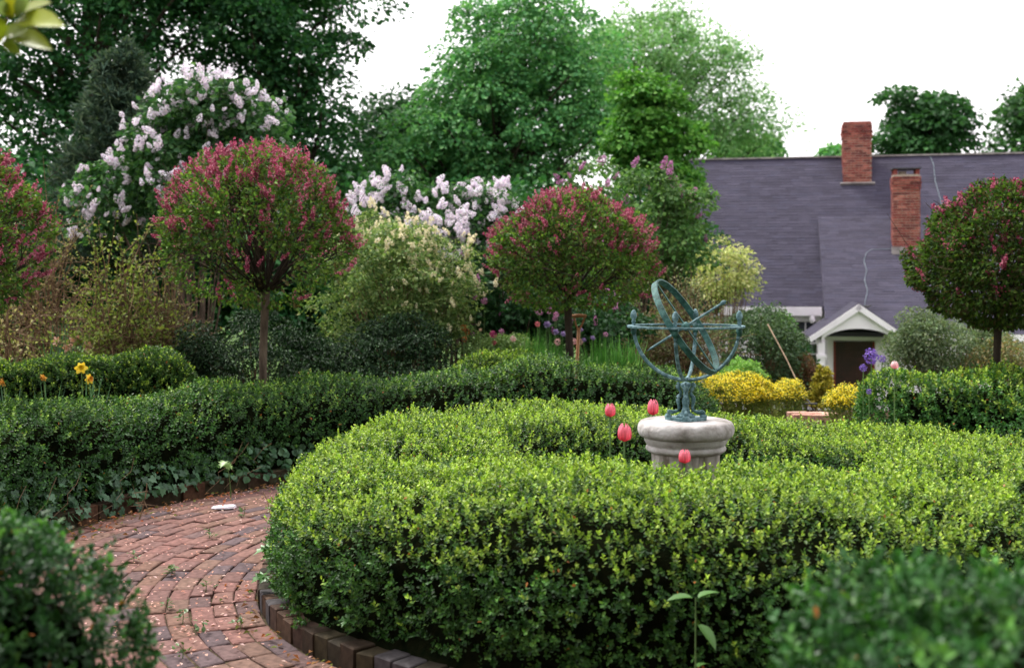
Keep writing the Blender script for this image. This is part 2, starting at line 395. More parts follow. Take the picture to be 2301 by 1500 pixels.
def path():
    g = rng(11)
    mb = MB(); seg = 96; V = []; F = []
    for i in range(seg):
        a = 2 * math.pi * i / seg
        for r_ in (2.2, 3.99): V.append((C0[0] + r_ * math.cos(a), C0[1] + r_ * math.sin(a), -.013))
    for i in range(seg): j = (i + 1) % seg; F.append((2 * i, 2 * i + 1, 2 * j + 1, 2 * j))
    path_ = mb.raw(V, F).build('brick_path', M['sand'])
    tag(path_, 'curved path of worn red paving bricks laid in rings around the hedge', 'path', kind='structure')
    items = []
    w_ = .108; r0 = 2.27
    for k in range(15):
        r_ = r0 + (k + .5) * w_; n_ = int(round(2 * math.pi * r_ / .214)); ph = g.uniform(0, 1)
        for i in range(n_):
            a = 2 * math.pi * (i + ph + g.uniform(-.04, .04)) / n_
            items.append((r_ + g.normal(0, .003), a, 2 * math.pi * r_ / n_))
    items = np.array(items)
    X = C0[0] + items[:, 0] * np.cos(items[:, 1]); Y = C0[1] + items[:, 0] * np.sin(items[:, 1])
    d = np.maximum(Y, .2); px = 1150.5 + X / d * FOC; py = HOR + CAM_H / d * FOC
    vis = (Y > .5) & (px > 60) & (px < 800) & (py < 1525) & ~((px < 230) & (py > 1230)) & (items[:, 1] % 6.283 > 2.2)
    order = np.argsort(np.where(vis, d, 1e6)); chosen = set(order[:min(300, int(vis.sum()))].tolist())
    proto = brick_meshes('brick', .102, .0505, .05, BR, 16, 12)
    far = MB()
    zw = lambda x, y: .006 * math.sin(2.1 * x + 1) * math.sin(1.7 * y)
    for i, (r_, a, ln) in enumerate(items):
        z = g.normal(0, .0022) + zw(X[i], Y[i]); rz = a + math.pi / 2 + g.normal(0, .012)
        tl = g.normal(0, .012, 2)
        if i in chosen:
            add('brick', proto[g.integers(16)], path_, (X[i], Y[i], z), (tl[0], tl[1], rz))
        else:
            V, F = brick_verts(g, .102, .0505, 0, -.05); ca, sa = math.cos(rz), math.sin(rz)
            V = V @ np.array([[ca, sa, 0], [-sa, ca, 0], [0, 0, 1]]) + np.array([X[i], Y[i], z])
            far.raw(V, F, BR[g.integers(len(BR))] * g.uniform(.85, 1.15))
    far.build('paving_brickwork', M['brick'], path_)['kind'] = 'stuff'
    return path_
path()
def edging(name, label, r_, hx, hy, h, cols, a0, a1, seed, jz=.006, ntop=None):
    """a kerb of bricks set along an arc: hx half length along the arc, hy half depth across it"""
    g = rng(seed); e = thing(name, label, 'edging', (C0[0], C0[1], 0))
    proto = brick_meshes('brick', hx - .001, hy, h + .06, cols, 12, seed)
    n_ = int((a1 - a0) * r_ / (2 * hx))
    for i in range(n_):
        a = a0 + (i + .5) * (a1 - a0) / n_
        add('brick', proto[g.integers(12)], e, (r_ * math.cos(a) + g.normal(0, .003), r_ * math.sin(a) + g.normal(0, .003), h + g.normal(0, jz * .6)), (g.normal(0, .02), g.normal(0, .02), a + math.pi / 2 + g.normal(0, .03)))
ED = [lin(66, 50, 42), lin(58, 46, 36), lin(70, 66, 68), lin(74, 56, 44), lin(50, 44, 34), lin(60, 52, 36)]  # mossy, dirty brick tones, darkened further for the shade under the hedge
edging('brick_edging', 'raised edging of upright bricks round the foot of the central ring hedge', 2.165, .05, .095, .09, ED, R(95), R(330), 21)
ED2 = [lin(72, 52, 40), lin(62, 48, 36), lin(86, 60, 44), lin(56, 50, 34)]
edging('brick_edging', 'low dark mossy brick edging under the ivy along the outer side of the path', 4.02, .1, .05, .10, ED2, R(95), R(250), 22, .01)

# ================================================================== box hedges
BOX = [lin(38, 76, 32), lin(50, 90, 38), lin(28, 58, 26), lin(66, 108, 46)]
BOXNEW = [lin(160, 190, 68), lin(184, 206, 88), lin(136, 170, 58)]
BOXSIDE = [lin(94, 142, 64), lin(114, 158, 76), lin(78, 124, 56)]  # side shoots: greener, and darkened in colour for the shaded hedge faces
def sprigs(lb, g, P, N, nl, L, Wd, new, hexa, old=BOX, fresh=BOXNEW, updir=.45, spread=.55):
    """each point gets one leafy twig: pairs of leaves up a short stem, the top ones fresh"""
    n_ = len(P)
    D = unit(N * .65 + np.array([0, 0, updir]) + g.normal(size=(n_, 3)) * spread * .6)
    A = unit(np.cross(D, rnd_unit(g, n_))); B = np.cross(D, A)
    sl = L * g.uniform(1.6, 2.6, n_)
    isnew = g.random(n_) < new
    old = np.asarray(old); fresh = np.asarray(fresh)
    tw = g.uniform(.72, 1.28, (n_, 1))
    for k in range(nl):
        f = k / max(1, nl - 1)
        ph = k * math.pi + (k // 2) * 1.57 + g.normal(0, .35, n_)
        rad = np.cos(ph)[:, None] * A + np.sin(ph)[:, None] * B
        top = (1 - f) * 1.0 + f * .55
        ld = unit(rad * top + D * (.35 + .55 * f) + g.normal(size=(n_, 3)) * .18)
        ln = unit(D * .9 - rad * .35 + np.array([0, 0, .25]) + g.normal(size=(n_, 3)) * .25)
        pos = P + D * (sl * (f - .55))[:, None]
        c = old[g.integers(len(old), size=n_)]
        cn = fresh[g.integers(len(fresh), size=n_)]
        w_ = np.where(isnew, .25 + .75 * f, .12 * f)[:, None]
        c = (c * (1 - w_) + cn * w_) * tw * g.uniform(.8, 1.2, (n_, 1))
        odd = g.random(n_) < .003
        c[odd] = lin(176, 110, 60)
        s = g.uniform(.75, 1.2, n_) * (1.0 - .15 * f)
        lb.add(pos, ld, ln, L * s, Wd * s, c, hexa, .1, .12)
def hedge_surface(a, t, rc, w, hf, a0, a1, ring, seed, delta):
    e = np.ones_like(a)
    if not ring:
        dist = np.minimum(a - a0, a1 - a) * rc
        q = np.clip((delta - dist) / delta, 0, 1); e = np.sqrt(np.clip(1 - q * q, .02, 1))
    ct, st = np.cos(t), np.sin(t)
    pw = np.where((ct < 0) & ring, .40, .62); Cc = np.sign(ct) * np.abs(ct) ** pw; Ss = np.abs(st) ** pw
    h = hf(a) if callable(hf) else hf
    ww = w * e * (1 - .15 * (1 - Ss) ** 2)
    r_ = rc + ww * Cc
    z = .05 + (h - .05) * (.4 + .6 * e) * Ss
    return np.stack([C0[0] + r_ * np.cos(a), C0[1] + r_ * np.sin(a), z], -1)
def hedge(label, rc, w, hf, a0, a1, dens, L, nl, new, seed, ring=False, hexa=False, delta=.45, amp=1.0, group='clipped box hedges of the round garden', old=BOX, fresh=BOXNEW, loc=None, backkeep=.16):
    g = rng(seed)
    mid = (a0 + a1) / 2
    base = np.array([C0[0], C0[1], 0]) if ring else np.array([C0[0] + rc * math.cos(mid), C0[1] + rc * math.sin(mid), 0])
    th = thing('box_hedge', label, 'hedge', base, group=group)
    tt = np.linspace(.02, math.pi - .02, 400)
    pr = hedge_surface(np.full(400, mid), tt, rc, w, hf, a0, a1, ring, seed, delta)
    ds = np.concatenate([[0], np.cumsum(np.linalg.norm(np.diff(pr, axis=0), axis=1))])
    area = ds[-1] * (a1 - a0) * rc
    n_ = int(area * dens)
    a = g.uniform(a0, a1, n_); t = np.interp(g.uniform(0, ds[-1], n_), ds, tt)
    keep = g.random(n_) < (rc + w * np.cos(t)) / (rc + w); a, t = a[keep], t[keep]
    if not ring:                                  # the rounded ends hold more surface than their arc length
        ne = int(1.1 * delta * ds[-1] * dens); ae = g.random(ne) ** 1.6 * delta / rc
        a = np.concatenate([a, np.where(g.random(ne) < .5, a0 + ae, a1 - ae)]); t = np.concatenate([t, np.interp(g.uniform(0, ds[-1], ne), ds, tt)])
    f = lambda a_, t_: hedge_surface(a_, t_, rc, w, hf, a0, a1, ring, seed, delta)
    def frame(a_, t_):
        P = f(a_, t_); ea = (f(a_ + 1e-3, t_) - P); et = (f(a_, np.clip(t_ + 2e-3, .01, 3.13)) - f(a_, np.clip(t_ - 2e-3, .01, 3.13)))
        N = unit(np.cross(ea, et))
        cen = np.stack([C0[0] + rc * np.cos(a_), C0[1] + rc * np.sin(a_), np.full_like(a_, .2)], -1)
        N *= np.sign(((P - cen) * N).sum(1, keepdims=True)); return P, N
    P, N = frame(a, t)
    disp = lambda P_: amp * (.05 * noise(P_, 1.6, seed) + .04 * noise(P_, 4.5, seed + 1) + .02 * noise(P_, 11.0, seed + 2))
    clump = lambda P_: noise(P_, 30.0, seed + 5) + .5 * noise(P_, 55.0, seed + 6)
    V = unit(CAMP - P); fac = (V * N).sum(1)
    keep = (fac > -.22) | (g.random(len(P)) < backkeep); P, N = P[keep], N[keep]
    hole = noise(P, 7.0, seed + 3) + .6 * noise(P, 17.0, seed + 4)
    cl = clump(P)
    keep = g.random(len(P)) < np.clip(.92 - .2 * np.clip(hole, -1, 1.2) + .36 * cl, .2, 1); P, N, cl = P[keep], N[keep], cl[keep]
    dep = np.abs(g.normal(0, .04, len(P))) - .022 * cl - .004
    lowish = smooth(.28, .04, P[:, 2]) if False else 1 - smooth(.03, .26, P[:, 2])
    keep = g.random(len(P)) > .6 * lowish; P, N, dep = P[keep], N[keep], dep[keep]
    dsp = disp(P); PP = P + N * (dsp - dep)[:, None]
    lb = LB()
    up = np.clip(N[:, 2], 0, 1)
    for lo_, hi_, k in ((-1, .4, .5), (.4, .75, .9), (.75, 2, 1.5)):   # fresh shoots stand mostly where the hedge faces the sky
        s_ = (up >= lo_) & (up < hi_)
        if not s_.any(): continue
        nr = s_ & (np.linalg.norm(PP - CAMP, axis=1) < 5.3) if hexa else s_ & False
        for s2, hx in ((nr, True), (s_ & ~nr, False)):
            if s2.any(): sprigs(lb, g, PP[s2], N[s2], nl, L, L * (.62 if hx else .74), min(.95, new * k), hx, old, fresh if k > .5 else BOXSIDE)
    # older leaves deeper in the hedge
    q = g.random(len(PP)) < .36
    sprigs(lb, g, (P + N * (dsp - g.uniform(.05, .13, len(P)))[:, None])[q], N[q], max(4, nl - 3), L * 1.1, L * .72, .02, False, old, fresh)
    # stray shoots standing proud of the clipped face
    q = g.random(len(PP)) < .035
    sprigs(lb, g, PP[q] + N[q] * g.uniform(.015, .05, (q.sum(), 1)), N[q], nl, L, L * .62, min(.95, new * 1.3), hexa, old, fresh, .9, .4)
    lb.build('foliage', M['leaf'], th, base)
    # near-black shell for the inner twigs, painting in the shade between leaves
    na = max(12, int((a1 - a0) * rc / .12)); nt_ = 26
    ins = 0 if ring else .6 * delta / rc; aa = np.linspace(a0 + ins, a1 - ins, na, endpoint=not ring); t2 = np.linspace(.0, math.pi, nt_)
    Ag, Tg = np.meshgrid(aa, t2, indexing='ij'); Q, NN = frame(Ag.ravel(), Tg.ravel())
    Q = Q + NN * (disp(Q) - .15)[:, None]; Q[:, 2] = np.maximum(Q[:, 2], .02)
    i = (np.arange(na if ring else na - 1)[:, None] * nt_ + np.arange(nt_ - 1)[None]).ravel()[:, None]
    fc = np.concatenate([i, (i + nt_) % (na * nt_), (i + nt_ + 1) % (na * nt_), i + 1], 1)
    add('twig_shade_core', make_mesh('twig_shade_core', Q - base, [fc], M['core'], smooth_=True), th)
    # short main stems down to the soil
    mb = MB()
    for k in range(max(3, int((a1 - a0) * rc / .5))):
        aa_ = g.uniform(a0 + .05, a1 - .05) if not ring else g.uniform(0, 6.28); rr = rc + g.uniform(-.4, .4) * w
        c_ = np.array([C0[0] + rr * math.cos(aa_), C0[1] + rr * math.sin(aa_), -.04]) - base
        mb.tube([c_, c_ + (g.normal(0, .02), g.normal(0, .02), .2), c_ + (g.normal(0, .05), g.normal(0, .05), .4)], [.014, .011, .007], 5)
    mb.build('stem', M['twig'], th)
    return th
hedge('light green ring of clipped box hedge encircling the stone pedestal', 1.58, .71, lambda a: .69 + .03 * np.sin(3 * a + 1), 0, 2 * math.pi, 2050, .0195, 8, .55, 31, ring=True, hexa=True)
def h_left(a): return .74 - .14 * (1 - smooth(R(78), R(86), a)) + .03 * np.sin(5 * a) + .1 * np.exp(-((a - R(97)) / .22) ** 2)
hedge('long dark green box hedge with ivy at its foot curving along the brick path', 4.56, .57, h_left, R(78), R(214), 1000, .024, 7, .22, 41, old=[lin(38, 76, 36), lin(50, 92, 42), lin(30, 62, 30), lin(68, 112, 54)], fresh=[lin(134, 170, 70), lin(154, 186, 84), lin(112, 152, 60)], amp=1.3)
hedge('bushy mid green box hedge under the right-hand standard lilac tree', 4.55, .60, .80, R(-30), R(63), 1000, .03, 7, .35, 51, old=[lin(52, 102, 44), lin(70, 122, 56), lin(42, 84, 38)], amp=1.6)
hedge('dark box hedge end at the very front, filling the bottom left corner', 4.53, .66, .98, R(219), R(244), 1800, .023, 8, .15, 61, hexa=True, delta=.3, fresh=[lin(84, 134, 62), lin(100, 148, 72)], old=[lin(36, 76, 36), lin(48, 92, 44), lin(30, 62, 32)], amp=.9)
hedge('out of focus box hedge end at the very front, filling the bottom right corner', 4.44, .70, 1.10, R(262.6), R(300), 1100, .024, 9, .2, 71, hexa=True, old=[lin(40, 86, 40), lin(52, 102, 48), lin(32, 70, 34)], fresh=[lin(92, 146, 66), lin(108, 158, 76)], amp=1.8)
def straight_hedge(label, p0, p1, w, h, dens, L, nl, new, seed, old=BOX, fresh=BOXNEW):
    """a low clipped row between two points, with the same leafy surface"""
    g = rng(seed); p0, p1 = np.array(p0, float), np.array(p1, float)
    ax = unit(p1 - p0); sd_ = np.array([-ax[1], ax[0]]); ln = np.linalg.norm(p1 - p0); mid = (p0 + p1) / 2
    base = np.array([mid[0], mid[1], 0]); th = thing('box_hedge', label, 'hedge', base, group='clipped box hedges of the round garden')
    n_ = int(ln * (2 * h + 2 * w) * dens)
    def surf(s, t):
        q = np.clip((.35 - np.minimum(s, ln - s)) / .35, 0, 1); e = np.sqrt(np.clip(1 - q * q, .02, 1))
        c_ = np.sign(np.cos(t)) * np.abs(np.cos(t)) ** .62; s_ = np.abs(np.sin(t)) ** .62
        xy = p0 + s[:, None] * ax + (w * e * c_)[:, None] * sd_
        return np.c_[xy, .04 + h * (.4 + .6 * e) * s_], unit(np.c_[c_[:, None] * sd_, s_ * .9])
    s = g.uniform(0, ln, n_); t = np.arccos(np.clip(g.uniform(-1.05, 1.05, n_), -1, 1))
    P, N = surf(s, t)
    keep = ((unit(CAMP - P) * N).sum(1) > -.25) | (g.random(n_) < .15); P, N = P[keep], N[keep]
    P = P + N * (.06 * noise(P, 1.8, seed) + .05 * noise(P, 5, seed + 1) + .02 * noise(P, 28, seed + 2) - np.abs(g.normal(0, .035, len(P))))[:, None]
    lb = LB(); sprigs(lb, g, P, N, nl, L, L * .62, new, False, old, fresh); lb.build('foliage', M['leaf'], th, base)
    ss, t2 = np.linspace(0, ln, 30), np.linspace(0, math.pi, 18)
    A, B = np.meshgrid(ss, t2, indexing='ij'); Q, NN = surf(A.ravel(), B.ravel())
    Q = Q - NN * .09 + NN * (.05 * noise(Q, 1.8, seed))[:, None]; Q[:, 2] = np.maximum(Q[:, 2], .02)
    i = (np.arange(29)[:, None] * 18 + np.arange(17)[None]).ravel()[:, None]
    add('twig_shade_core', make_mesh('twig_shade_core', Q - base, [i + np.array([[0, 18, 19, 1]])], M['core'], smooth_=True), th)  # same near-black shell, inner shade put into its colour
    mb = MB()
    for k in range(5):
        c_ = np.r_[p0 + ax * g.uniform(.2, ln - .2), -.06] - base
        mb.tube([c_, c_ + (0, 0, .2), c_ + (g.normal(0, .04), g.normal(0, .04), .5)], [.014, .011, .007], 5)
    mb.build('stem', M['twig'], th)
straight_hedge('short straight box hedge behind the yellow daffodils', (-5.9, 9.8), (-2.62, 10.3), .42, .93, 1100, .027, 7, .25, 81, old=[lin(44, 84, 40), lin(58, 100, 48), lin(38, 70, 36)])
straight_hedge('bright box hedge row in front of the iris clumps, beside the second lilac trunk', (-.65, 11.65), (.45, 12.0), .3, .84, 900, .027, 7, .5, 85)

# ================================================================== ivy
def ivy_leaf_mesh(name, col, g):
    pts = [(0, 0), (.28, -.18), (.5, .02), (.36, .28), (.42, .55), (.2, .58), (0, 1.0), (-.2, .58), (-.42, .55), (-.36, .28), (-.5, .02), (-.28, -.18)]
    V = np.array([(x, y, .10 * abs(x) - .12 * y * y + g.normal(0, .02)) for x, y in pts] + [(0, .3, -.04)])
    F = [(12, i, (i + 1) % 12) for i in range(12)]
    mb = MB(); mb.raw(V, F, col); return mb.mesh(name, M['thickleaf'])
def ivy():
    g = rng(101); base = np.array([C0[0] + 3.95 * math.cos(R(165)), C0[1] + 3.95 * math.sin(R(165)), 0])
    th = thing('ivy', 'dark ivy with pale veined leaves trailing over the edging below the left hedge', 'ivy', base)
    cols = [lin(56, 92, 62), lin(70, 108, 76), lin(48, 80, 54), lin(92, 128, 96), lin(62, 100, 60)]
    pr = [ivy_leaf_mesh('leaf', c * g.uniform(.85, 1.15), g) for c in cols for k in range(2)]
    n_ = 1050; a = g.uniform(R(128), R(205), n_); z = np.abs(g.beta(1.5, 1.8, n_)) * .36 + .02
    r_ = 3.97 + .12 * (z / .36) + g.normal(0, .03, n_) - .04 * np.exp(-((z - .1) / .06) ** 2)
    keep = noise(np.c_[a * 4, z * 3, r_ * 0], 2.2, 105) > -.75 + .8 * (z < .09); a, z, r_ = a[keep], z[keep], r_[keep]
    P = np.c_[C0[0] + r_ * np.cos(a), C0[1] + r_ * np.sin(a), z]
    nrm = unit(np.c_[-np.cos(a), -np.sin(a), np.full(len(a), .75)] + g.normal(size=(len(a), 3)) * .4)
    vis = np.argsort(P[:, 1] + 5 * (1150 + P[:, 0] / P[:, 1] * FOC < 30))
    lb = LB()
    for k, i in enumerate(vis):
        s = g.uniform(.035, .068); dr = unit(np.array([g.normal(0, .6), g.normal(0, .6), -.8])); n_i = nrm[i]
        x = unit(np.cross(dr, n_i)); y = np.cross(n_i, x); mt = Matrix((x, y, n_i)).transposed()
        if k < 290:
            o_ = add('leaf', pr[g.integers(len(pr))], th, P[i] - base); o_.rotation_mode = 'QUATERNION'
            o_.rotation_quaternion = mt.to_quaternion(); o_.scale = (s, s, s)
        else:
            lb.add(P[i:i + 1], y[None], n_i[None], s, s * .95, cols[g.integers(5)] * g.uniform(.8, 1.2), True)
    lb.build('foliage', M['thickleaf'], th, base)
    mb = MB()
    for k in range(16):
        a_ = g.uniform(R(130), R(203)); pts = []
        for j in range(6):
            aa = a_ + j * g.uniform(.008, .022); pts.append(np.array([C0[0] + (3.96 - .03 * j / 5) * math.cos(aa), C0[1] + (3.96 - .03 * j / 5) * math.sin(aa), .34 - .06 * j + g.normal(0, .01)]) - base)
        mb.tube(pts, .002, 4)
    mb.build('vine', M['twig'], th)
ivy()
# ================================================================== stone pedestal
PED = np.array([0.94, 6.5, 0.0]); PT = 0.835          # top of the cap
def octo(k, rot):
    """rounded octagon plan; k = how strongly it departs from a circle"""
    def f(th, r_):
        t = (th - rot + math.pi / 8) % (math.pi / 4) - math.pi / 8
        return 1 - k + k * (1 / np.cos(t)) * .96
    return f
def flute(rot):
    def f(th, r_):
        t = (th - rot) % (math.pi / 4) / (math.pi / 4); return 1 - .055 * np.sin(math.pi * t) ** .8
    return f
def pedestal():
    th = thing('stone_pedestal', 'weathered pale stone pedestal with moulded rounded cap inside the ring hedge', 'pedestal', PED)
    pr = [(.150, 0.0), (.285, 0.0), (.285, .075), (.275, .09), (.245, .10), (.225, .13), (.212, .17)]
    MB().lathe(pr, seg=96, shape=octo(.1, .2)).build('plinth', M['stone'], th, smooth_=True)
    sh = [(.214, .172), (.203, .24), (.196, .34), (.193, .45), (.192, .56), (.193, .64), (.197, .668)]
    MB().lathe(sh, seg=96, shape=flute(.2)).build('shaft', M['stone'], th, smooth_=True)
    nk = [(.192, .66), (.206, .668), (.214, .676), (.216, .686), (.212, .696), (.205, .701), (.214, .708), (.222, .722), (.226, .738), (.226, .745)]
    MB().lathe(nk, seg=96, shape=octo(.03, .2)).build('neck_moulding', M['stonecap'], th, smooth_=True)
    cp = [(.20, .742), (.234, .744), (.249, .753), (.257, .766), (.260, .782), (.259, .800), (.254, .815), (.245, .827), (.230, .8335), (.12, .835), (.01, .835)]
    MB().lathe(cp, seg=96, shape=octo(.03, .2)).build('cap', M['stonecap'], th, smooth_=True)
pedestal()

# ================================================================== armillary sphere
def armillary():
    Z0 = PT + .001; th = thing('armillary_sphere', 'verdigris bronze armillary sundial with arrow and tilted hour ring on the pedestal', 'sundial', (PED[0], PED[1], Z0))
    c = np.array([0, 0, 1.34 - Z0]); Rr = .300; rot = R(-19)
    def ring_band(e1, e2, rad, wid, thick, nx, seg=72):
        """flat band bent into a hoop in the plane e1,e2: wid along nx, thick along the radius"""
        V = []; F = []
        for i in range(seg):
            a = 2 * math.pi * i / seg; d_ = e1 * math.cos(a) + e2 * math.sin(a)
            for (p_, q) in ((-1, -1), (1, -1), (1, 1), (-1, 1)): V.append(c + d_ * (rad + p_ * thick / 2) + nx * q * wid / 2)
        for i in range(seg):
            j = (i + 1) % seg
            for k in range(4): F.append((4 * i + k, 4 * i + (k + 1) % 4, 4 * j + (k + 1) % 4, 4 * j + k))
        return MB().raw(V, F)
    X, Y, Z = np.eye(3)
    ring_band(X, Y, Rr, .010, .034, Z).build('horizon_ring', M['patina'], th)
    # cradle: four arms bent as quarter circles from the foot to the horizon ring, with pine-cone finials
    for k in range(4):
        a = rot + k * math.pi / 2; d_ = np.array([math.cos(a), math.sin(a), 0]); t_ = np.linspace(-math.pi / 2 + .06, .0, 22)
        P = np.array([c + (Rr - .012) * (d_ * math.cos(t) + Z * math.sin(t)) for t in t_])
        P = np.vstack([P, c + (Rr - .012) * d_ + Z * .02])
        arm = MB().tube(P, .0105, 6, flat=1.0).build('cradle_arm', M['patina'], th)
        f0 = c + (Rr - .012) * d_
        MB().lathe([(.007, .0), (.013, .012), (.009, .02), (.015, .03), (.018, .042), (.016, .056), (.011, .068), (.004, .076)], f0 + Z * .012, 10).build('finial', M['patina'], arm, smooth_=True)
        MB().lathe([(.012, -.05), (.016, -.03), (.0165, -.01), (.013, 0)], f0, 10).build('collar', M['patinadark'], arm, smooth_=True)
    # polar axis: points up to the right and a little away from the viewer
    ax = unit(np.array([.80, -.34, .55])); la = unit(np.array([-.545, .03, .80])); la = unit(la - ax * (la @ ax)); lb_ = np.cross(ax, la)
    Re = .288
    ring_band(la, lb_, Re, .034, .010, ax).build('hour_ring', M['patinadark'], th)
    bar = MB(); bar.tube([c - la * (Re - .004), c, c + la * (Re - .004)], .010, 4, flat=.5); bar.build('ring_bar', M['patinadark'], th)
    rod = MB(); rod.tube([c - ax * .235, c + ax * .235], .0065, 8); g_ = rod.build('gnomon_arrow', M['patina'], th)
    tip = MB(); e_ = c + ax * .235
    tip.tube([e_ - ax * .012, e_, e_ + ax * .012, e_ + ax * .026], [.006, .012, .012, .003], 8); tip.build('arrow_knob', M['patina'], g_)
    tail = MB(); e_ = c - ax * .235
    tail.tube([e_ + ax * .03, e_ + ax * .02, e_ - ax * .03], [.004, .012, .001], 4, flat=.4); tail.build('arrow_head', M['patina'], g_)
    q = unit(lb_ * .92 + la * .25); cr = MB(); cr.tube([c - q * .2 - ax * .02, c + q * .2 - ax * .02], .006, 6); cr.build('cross_rod', M['patina'], th)
    MB().lathe([(.003, -.026), (.02, -.016), (.026, 0), (.02, .016), (.003, .026)], c, 12).build('hub', M['patinadark'], th, smooth_=True)
    # foot: square scalloped plate, four scroll brackets round a stem
    pl = [(.100 * (1 + .12 * math.cos(4 * a + math.pi)) * math.cos(a + .6), .100 * (1 + .12 * math.cos(4 * a + math.pi)) * math.sin(a + .6)) for a in np.linspace(0, 6.283, 48, endpoint=False)]
    MB().prism(pl, 'z', 0, .014).build('foot_plate', M['patina'], th)
    MB().lathe([(.052, .015), (.045, .028), (.026, .04), (.016, .07), (.020, .09), (.021, .105), (.015, .125), (.014, .15), (.022, .172), (.032, .186), (.030, .196), (.014, .204)], (0, 0, 0), 16).build('foot_stem', M['patina'], th, smooth_=True)
    for k in range(4):
        a = rot + math.pi / 4 * 0 + k * math.pi / 2 + .2; d_ = np.array([math.cos(a), math.sin(a), 0])
        prof = [(.092, .022), (.098, .034), (.088, .044), (.070, .040), (.052, .050), (.050, .075), (.058, .098), (.056, .12), (.040, .135), (.036, .150), (.048, .165), (.060, .178), (.058, .192), (.046, .198)]
        t_ = np.linspace(0, 1, len(prof)); tt = np.linspace(0, 1, 40); pr = np.array(prof)
        P = np.array([d_ * np.interp(t, t_, pr[:, 0] * np.where(pr[:, 1] > .045, .72, 1)) + Z * np.interp(t, t_, pr[:, 1]) for t in tt])
        rr = .007 + .004 * np.sin(tt * 9) ** 2
        MB().tube(P, rr, 7, flat=1.1).build('scroll_bracket', M['patina'], th, smooth_=True)
        MB().lathe([(.004, 0), (.019, .004), (.021, .014), (.014, .023), (.004, .026)], d_ * .094 + Z * .006, 9).build('foot_knob', M['patina'], th, smooth_=True)
armillary()

# ================================================================== tulips
def tulip(label, loc, h, w, hf, cols, seed, group=None, tilt=(0, 0), leaves=True):
    g = rng(seed); th = thing('tulip', label, 'tulip', loc, group=group)
    top = np.array([tilt[0], tilt[1], h - hf])
    MB().tube(bez((0, 0, -.04 - loc[2] * 0), (0, 0, h * .5), top, 7), [.006, .0055, .005, .005, .0045, .0045, .006], 6).build('stem', M['stem'], th)
    fl = bpy.data.objects.new('flower', None); COL.objects.link(fl); fl.parent = th; fl.location = top
    for k in range(6):
        a0 = k * math.pi / 3 + g.normal(0, .06); inn = k % 2; V = []; C = []
        nu, nv = 7, 9
        for j in range(nv):
            v = j / (nv - 1)
            rad = w * .5 * math.sqrt(max(0, 1 - ((v - .42) / .63) ** 2)) * min(1, (v / .14 + .02) ** .5) * (.93 if inn else 1.0)
            half = .66 * math.sin(math.pi * (.12 + .86 * v)) ** .6 * (1 if v < .75 else (1 - ((v - .75) / .25) ** 2 * .45))
            for i in range(nu):
                u = (i / (nu - 1) * 2 - 1); a = a0 + u * half; rr = rad * (1 + .05 * (1 - u * u))
                V.append((rr * math.cos(a), rr * math.sin(a), v * hf * (1.0 + .03 * g.normal()) * (1 - .06 * u * u)))
                t = np.clip(v * 1.15 - .1 + .15 * abs(u), 0, 1); C.append((np.asarray(cols[0]) * (1 - t) + np.asarray(cols[1]) * t) * (1.12 - .22 * (i % 2) * (abs(u) < .9)) * g.uniform(.93, 1.05))
        F = [(j * nu + i, j * nu + i + 1, (j + 1) * nu + i + 1, (j + 1) * nu + i) for j in range(nv - 1) for i in range(nu - 1)]
        add('petal', make_mesh('petal', V, [np.array(F)], M['petal'], np.array(C), True), fl)
    if leaves:
        for k in range(3):
            a = g.uniform(0, 6.28); d_ = np.array([math.cos(a), math.sin(a), 0]); s_ = np.array([-d_[1], d_[0], 0]); V = []; n_ = 8
            for j in range(n_):
                t = j / (n_ - 1); p_ = d_ * (.01 + .1 * t ** 1.6) + np.array([0, 0, h * .62 * t - .05 * t ** 3]); w_ = .028 * math.sin(math.pi * (.08 + .9 * t)) ** .7
                V += [p_ - s_ * w_ + d_ * .012, p_, p_ + s_ * w_ + d_ * .012]
            F = [(3 * j + i, 3 * j + i + 1, 3 * j + 4 + i, 3 * j + 3 + i) for j in range(n_ - 1) for i in range(2)]
            add('leaf', make_mesh('leaf', V, [np.array(F)], M['leaf'], np.tile(lin(96, 130, 92), (len(V), 1)), True), th)
PK = (lin(220, 62, 78), lin(248, 150, 170))
def tul_at(label, px, pyt, pyb, wpx, d, seed, cols=PK, group='pink tulips around the pedestal', ground_z=0.0, **k):
    t = at(px, pyt, d); b_ = at(px, pyb, d); tulip(label, (t[0], t[1], ground_z), t[2] - ground_z, wpx / FOC * d, t[2] - b_[2], cols, seed, group, **k)
tul_at('large pink tulip on a tall stem, lowest of the three left of the pedestal', 1403, 951, 991, 31, 5.95, 201)
tul_at('pink tulip on a tall stem farthest left of the pedestal', 1371, 906, 936, 24, 6.3, 202)
tul_at('pink tulip just behind the left rim of the pedestal cap', 1467, 897, 932, 25, 7.05, 203)
tul_at('pink tulip in front of the pedestal shaft, half sunk in the hedge', 1538, 1009, 1040, 27, 5.75, 204)
tul_at('pale pink tulip showing above the hedge beside the porch door', 2010, 811, 828, 17, 9.6, 205, (lin(232, 150, 158), lin(246, 222, 220)), None, leaves=False)

# ================================================================== house
PHI = R(12); HZ = -2.0
house = thing('house', 'white clapboard house with steep slate-grey shingle roof, two brick chimneys and gabled porch', 'house', (5.28, 35.0, HZ), -PHI)
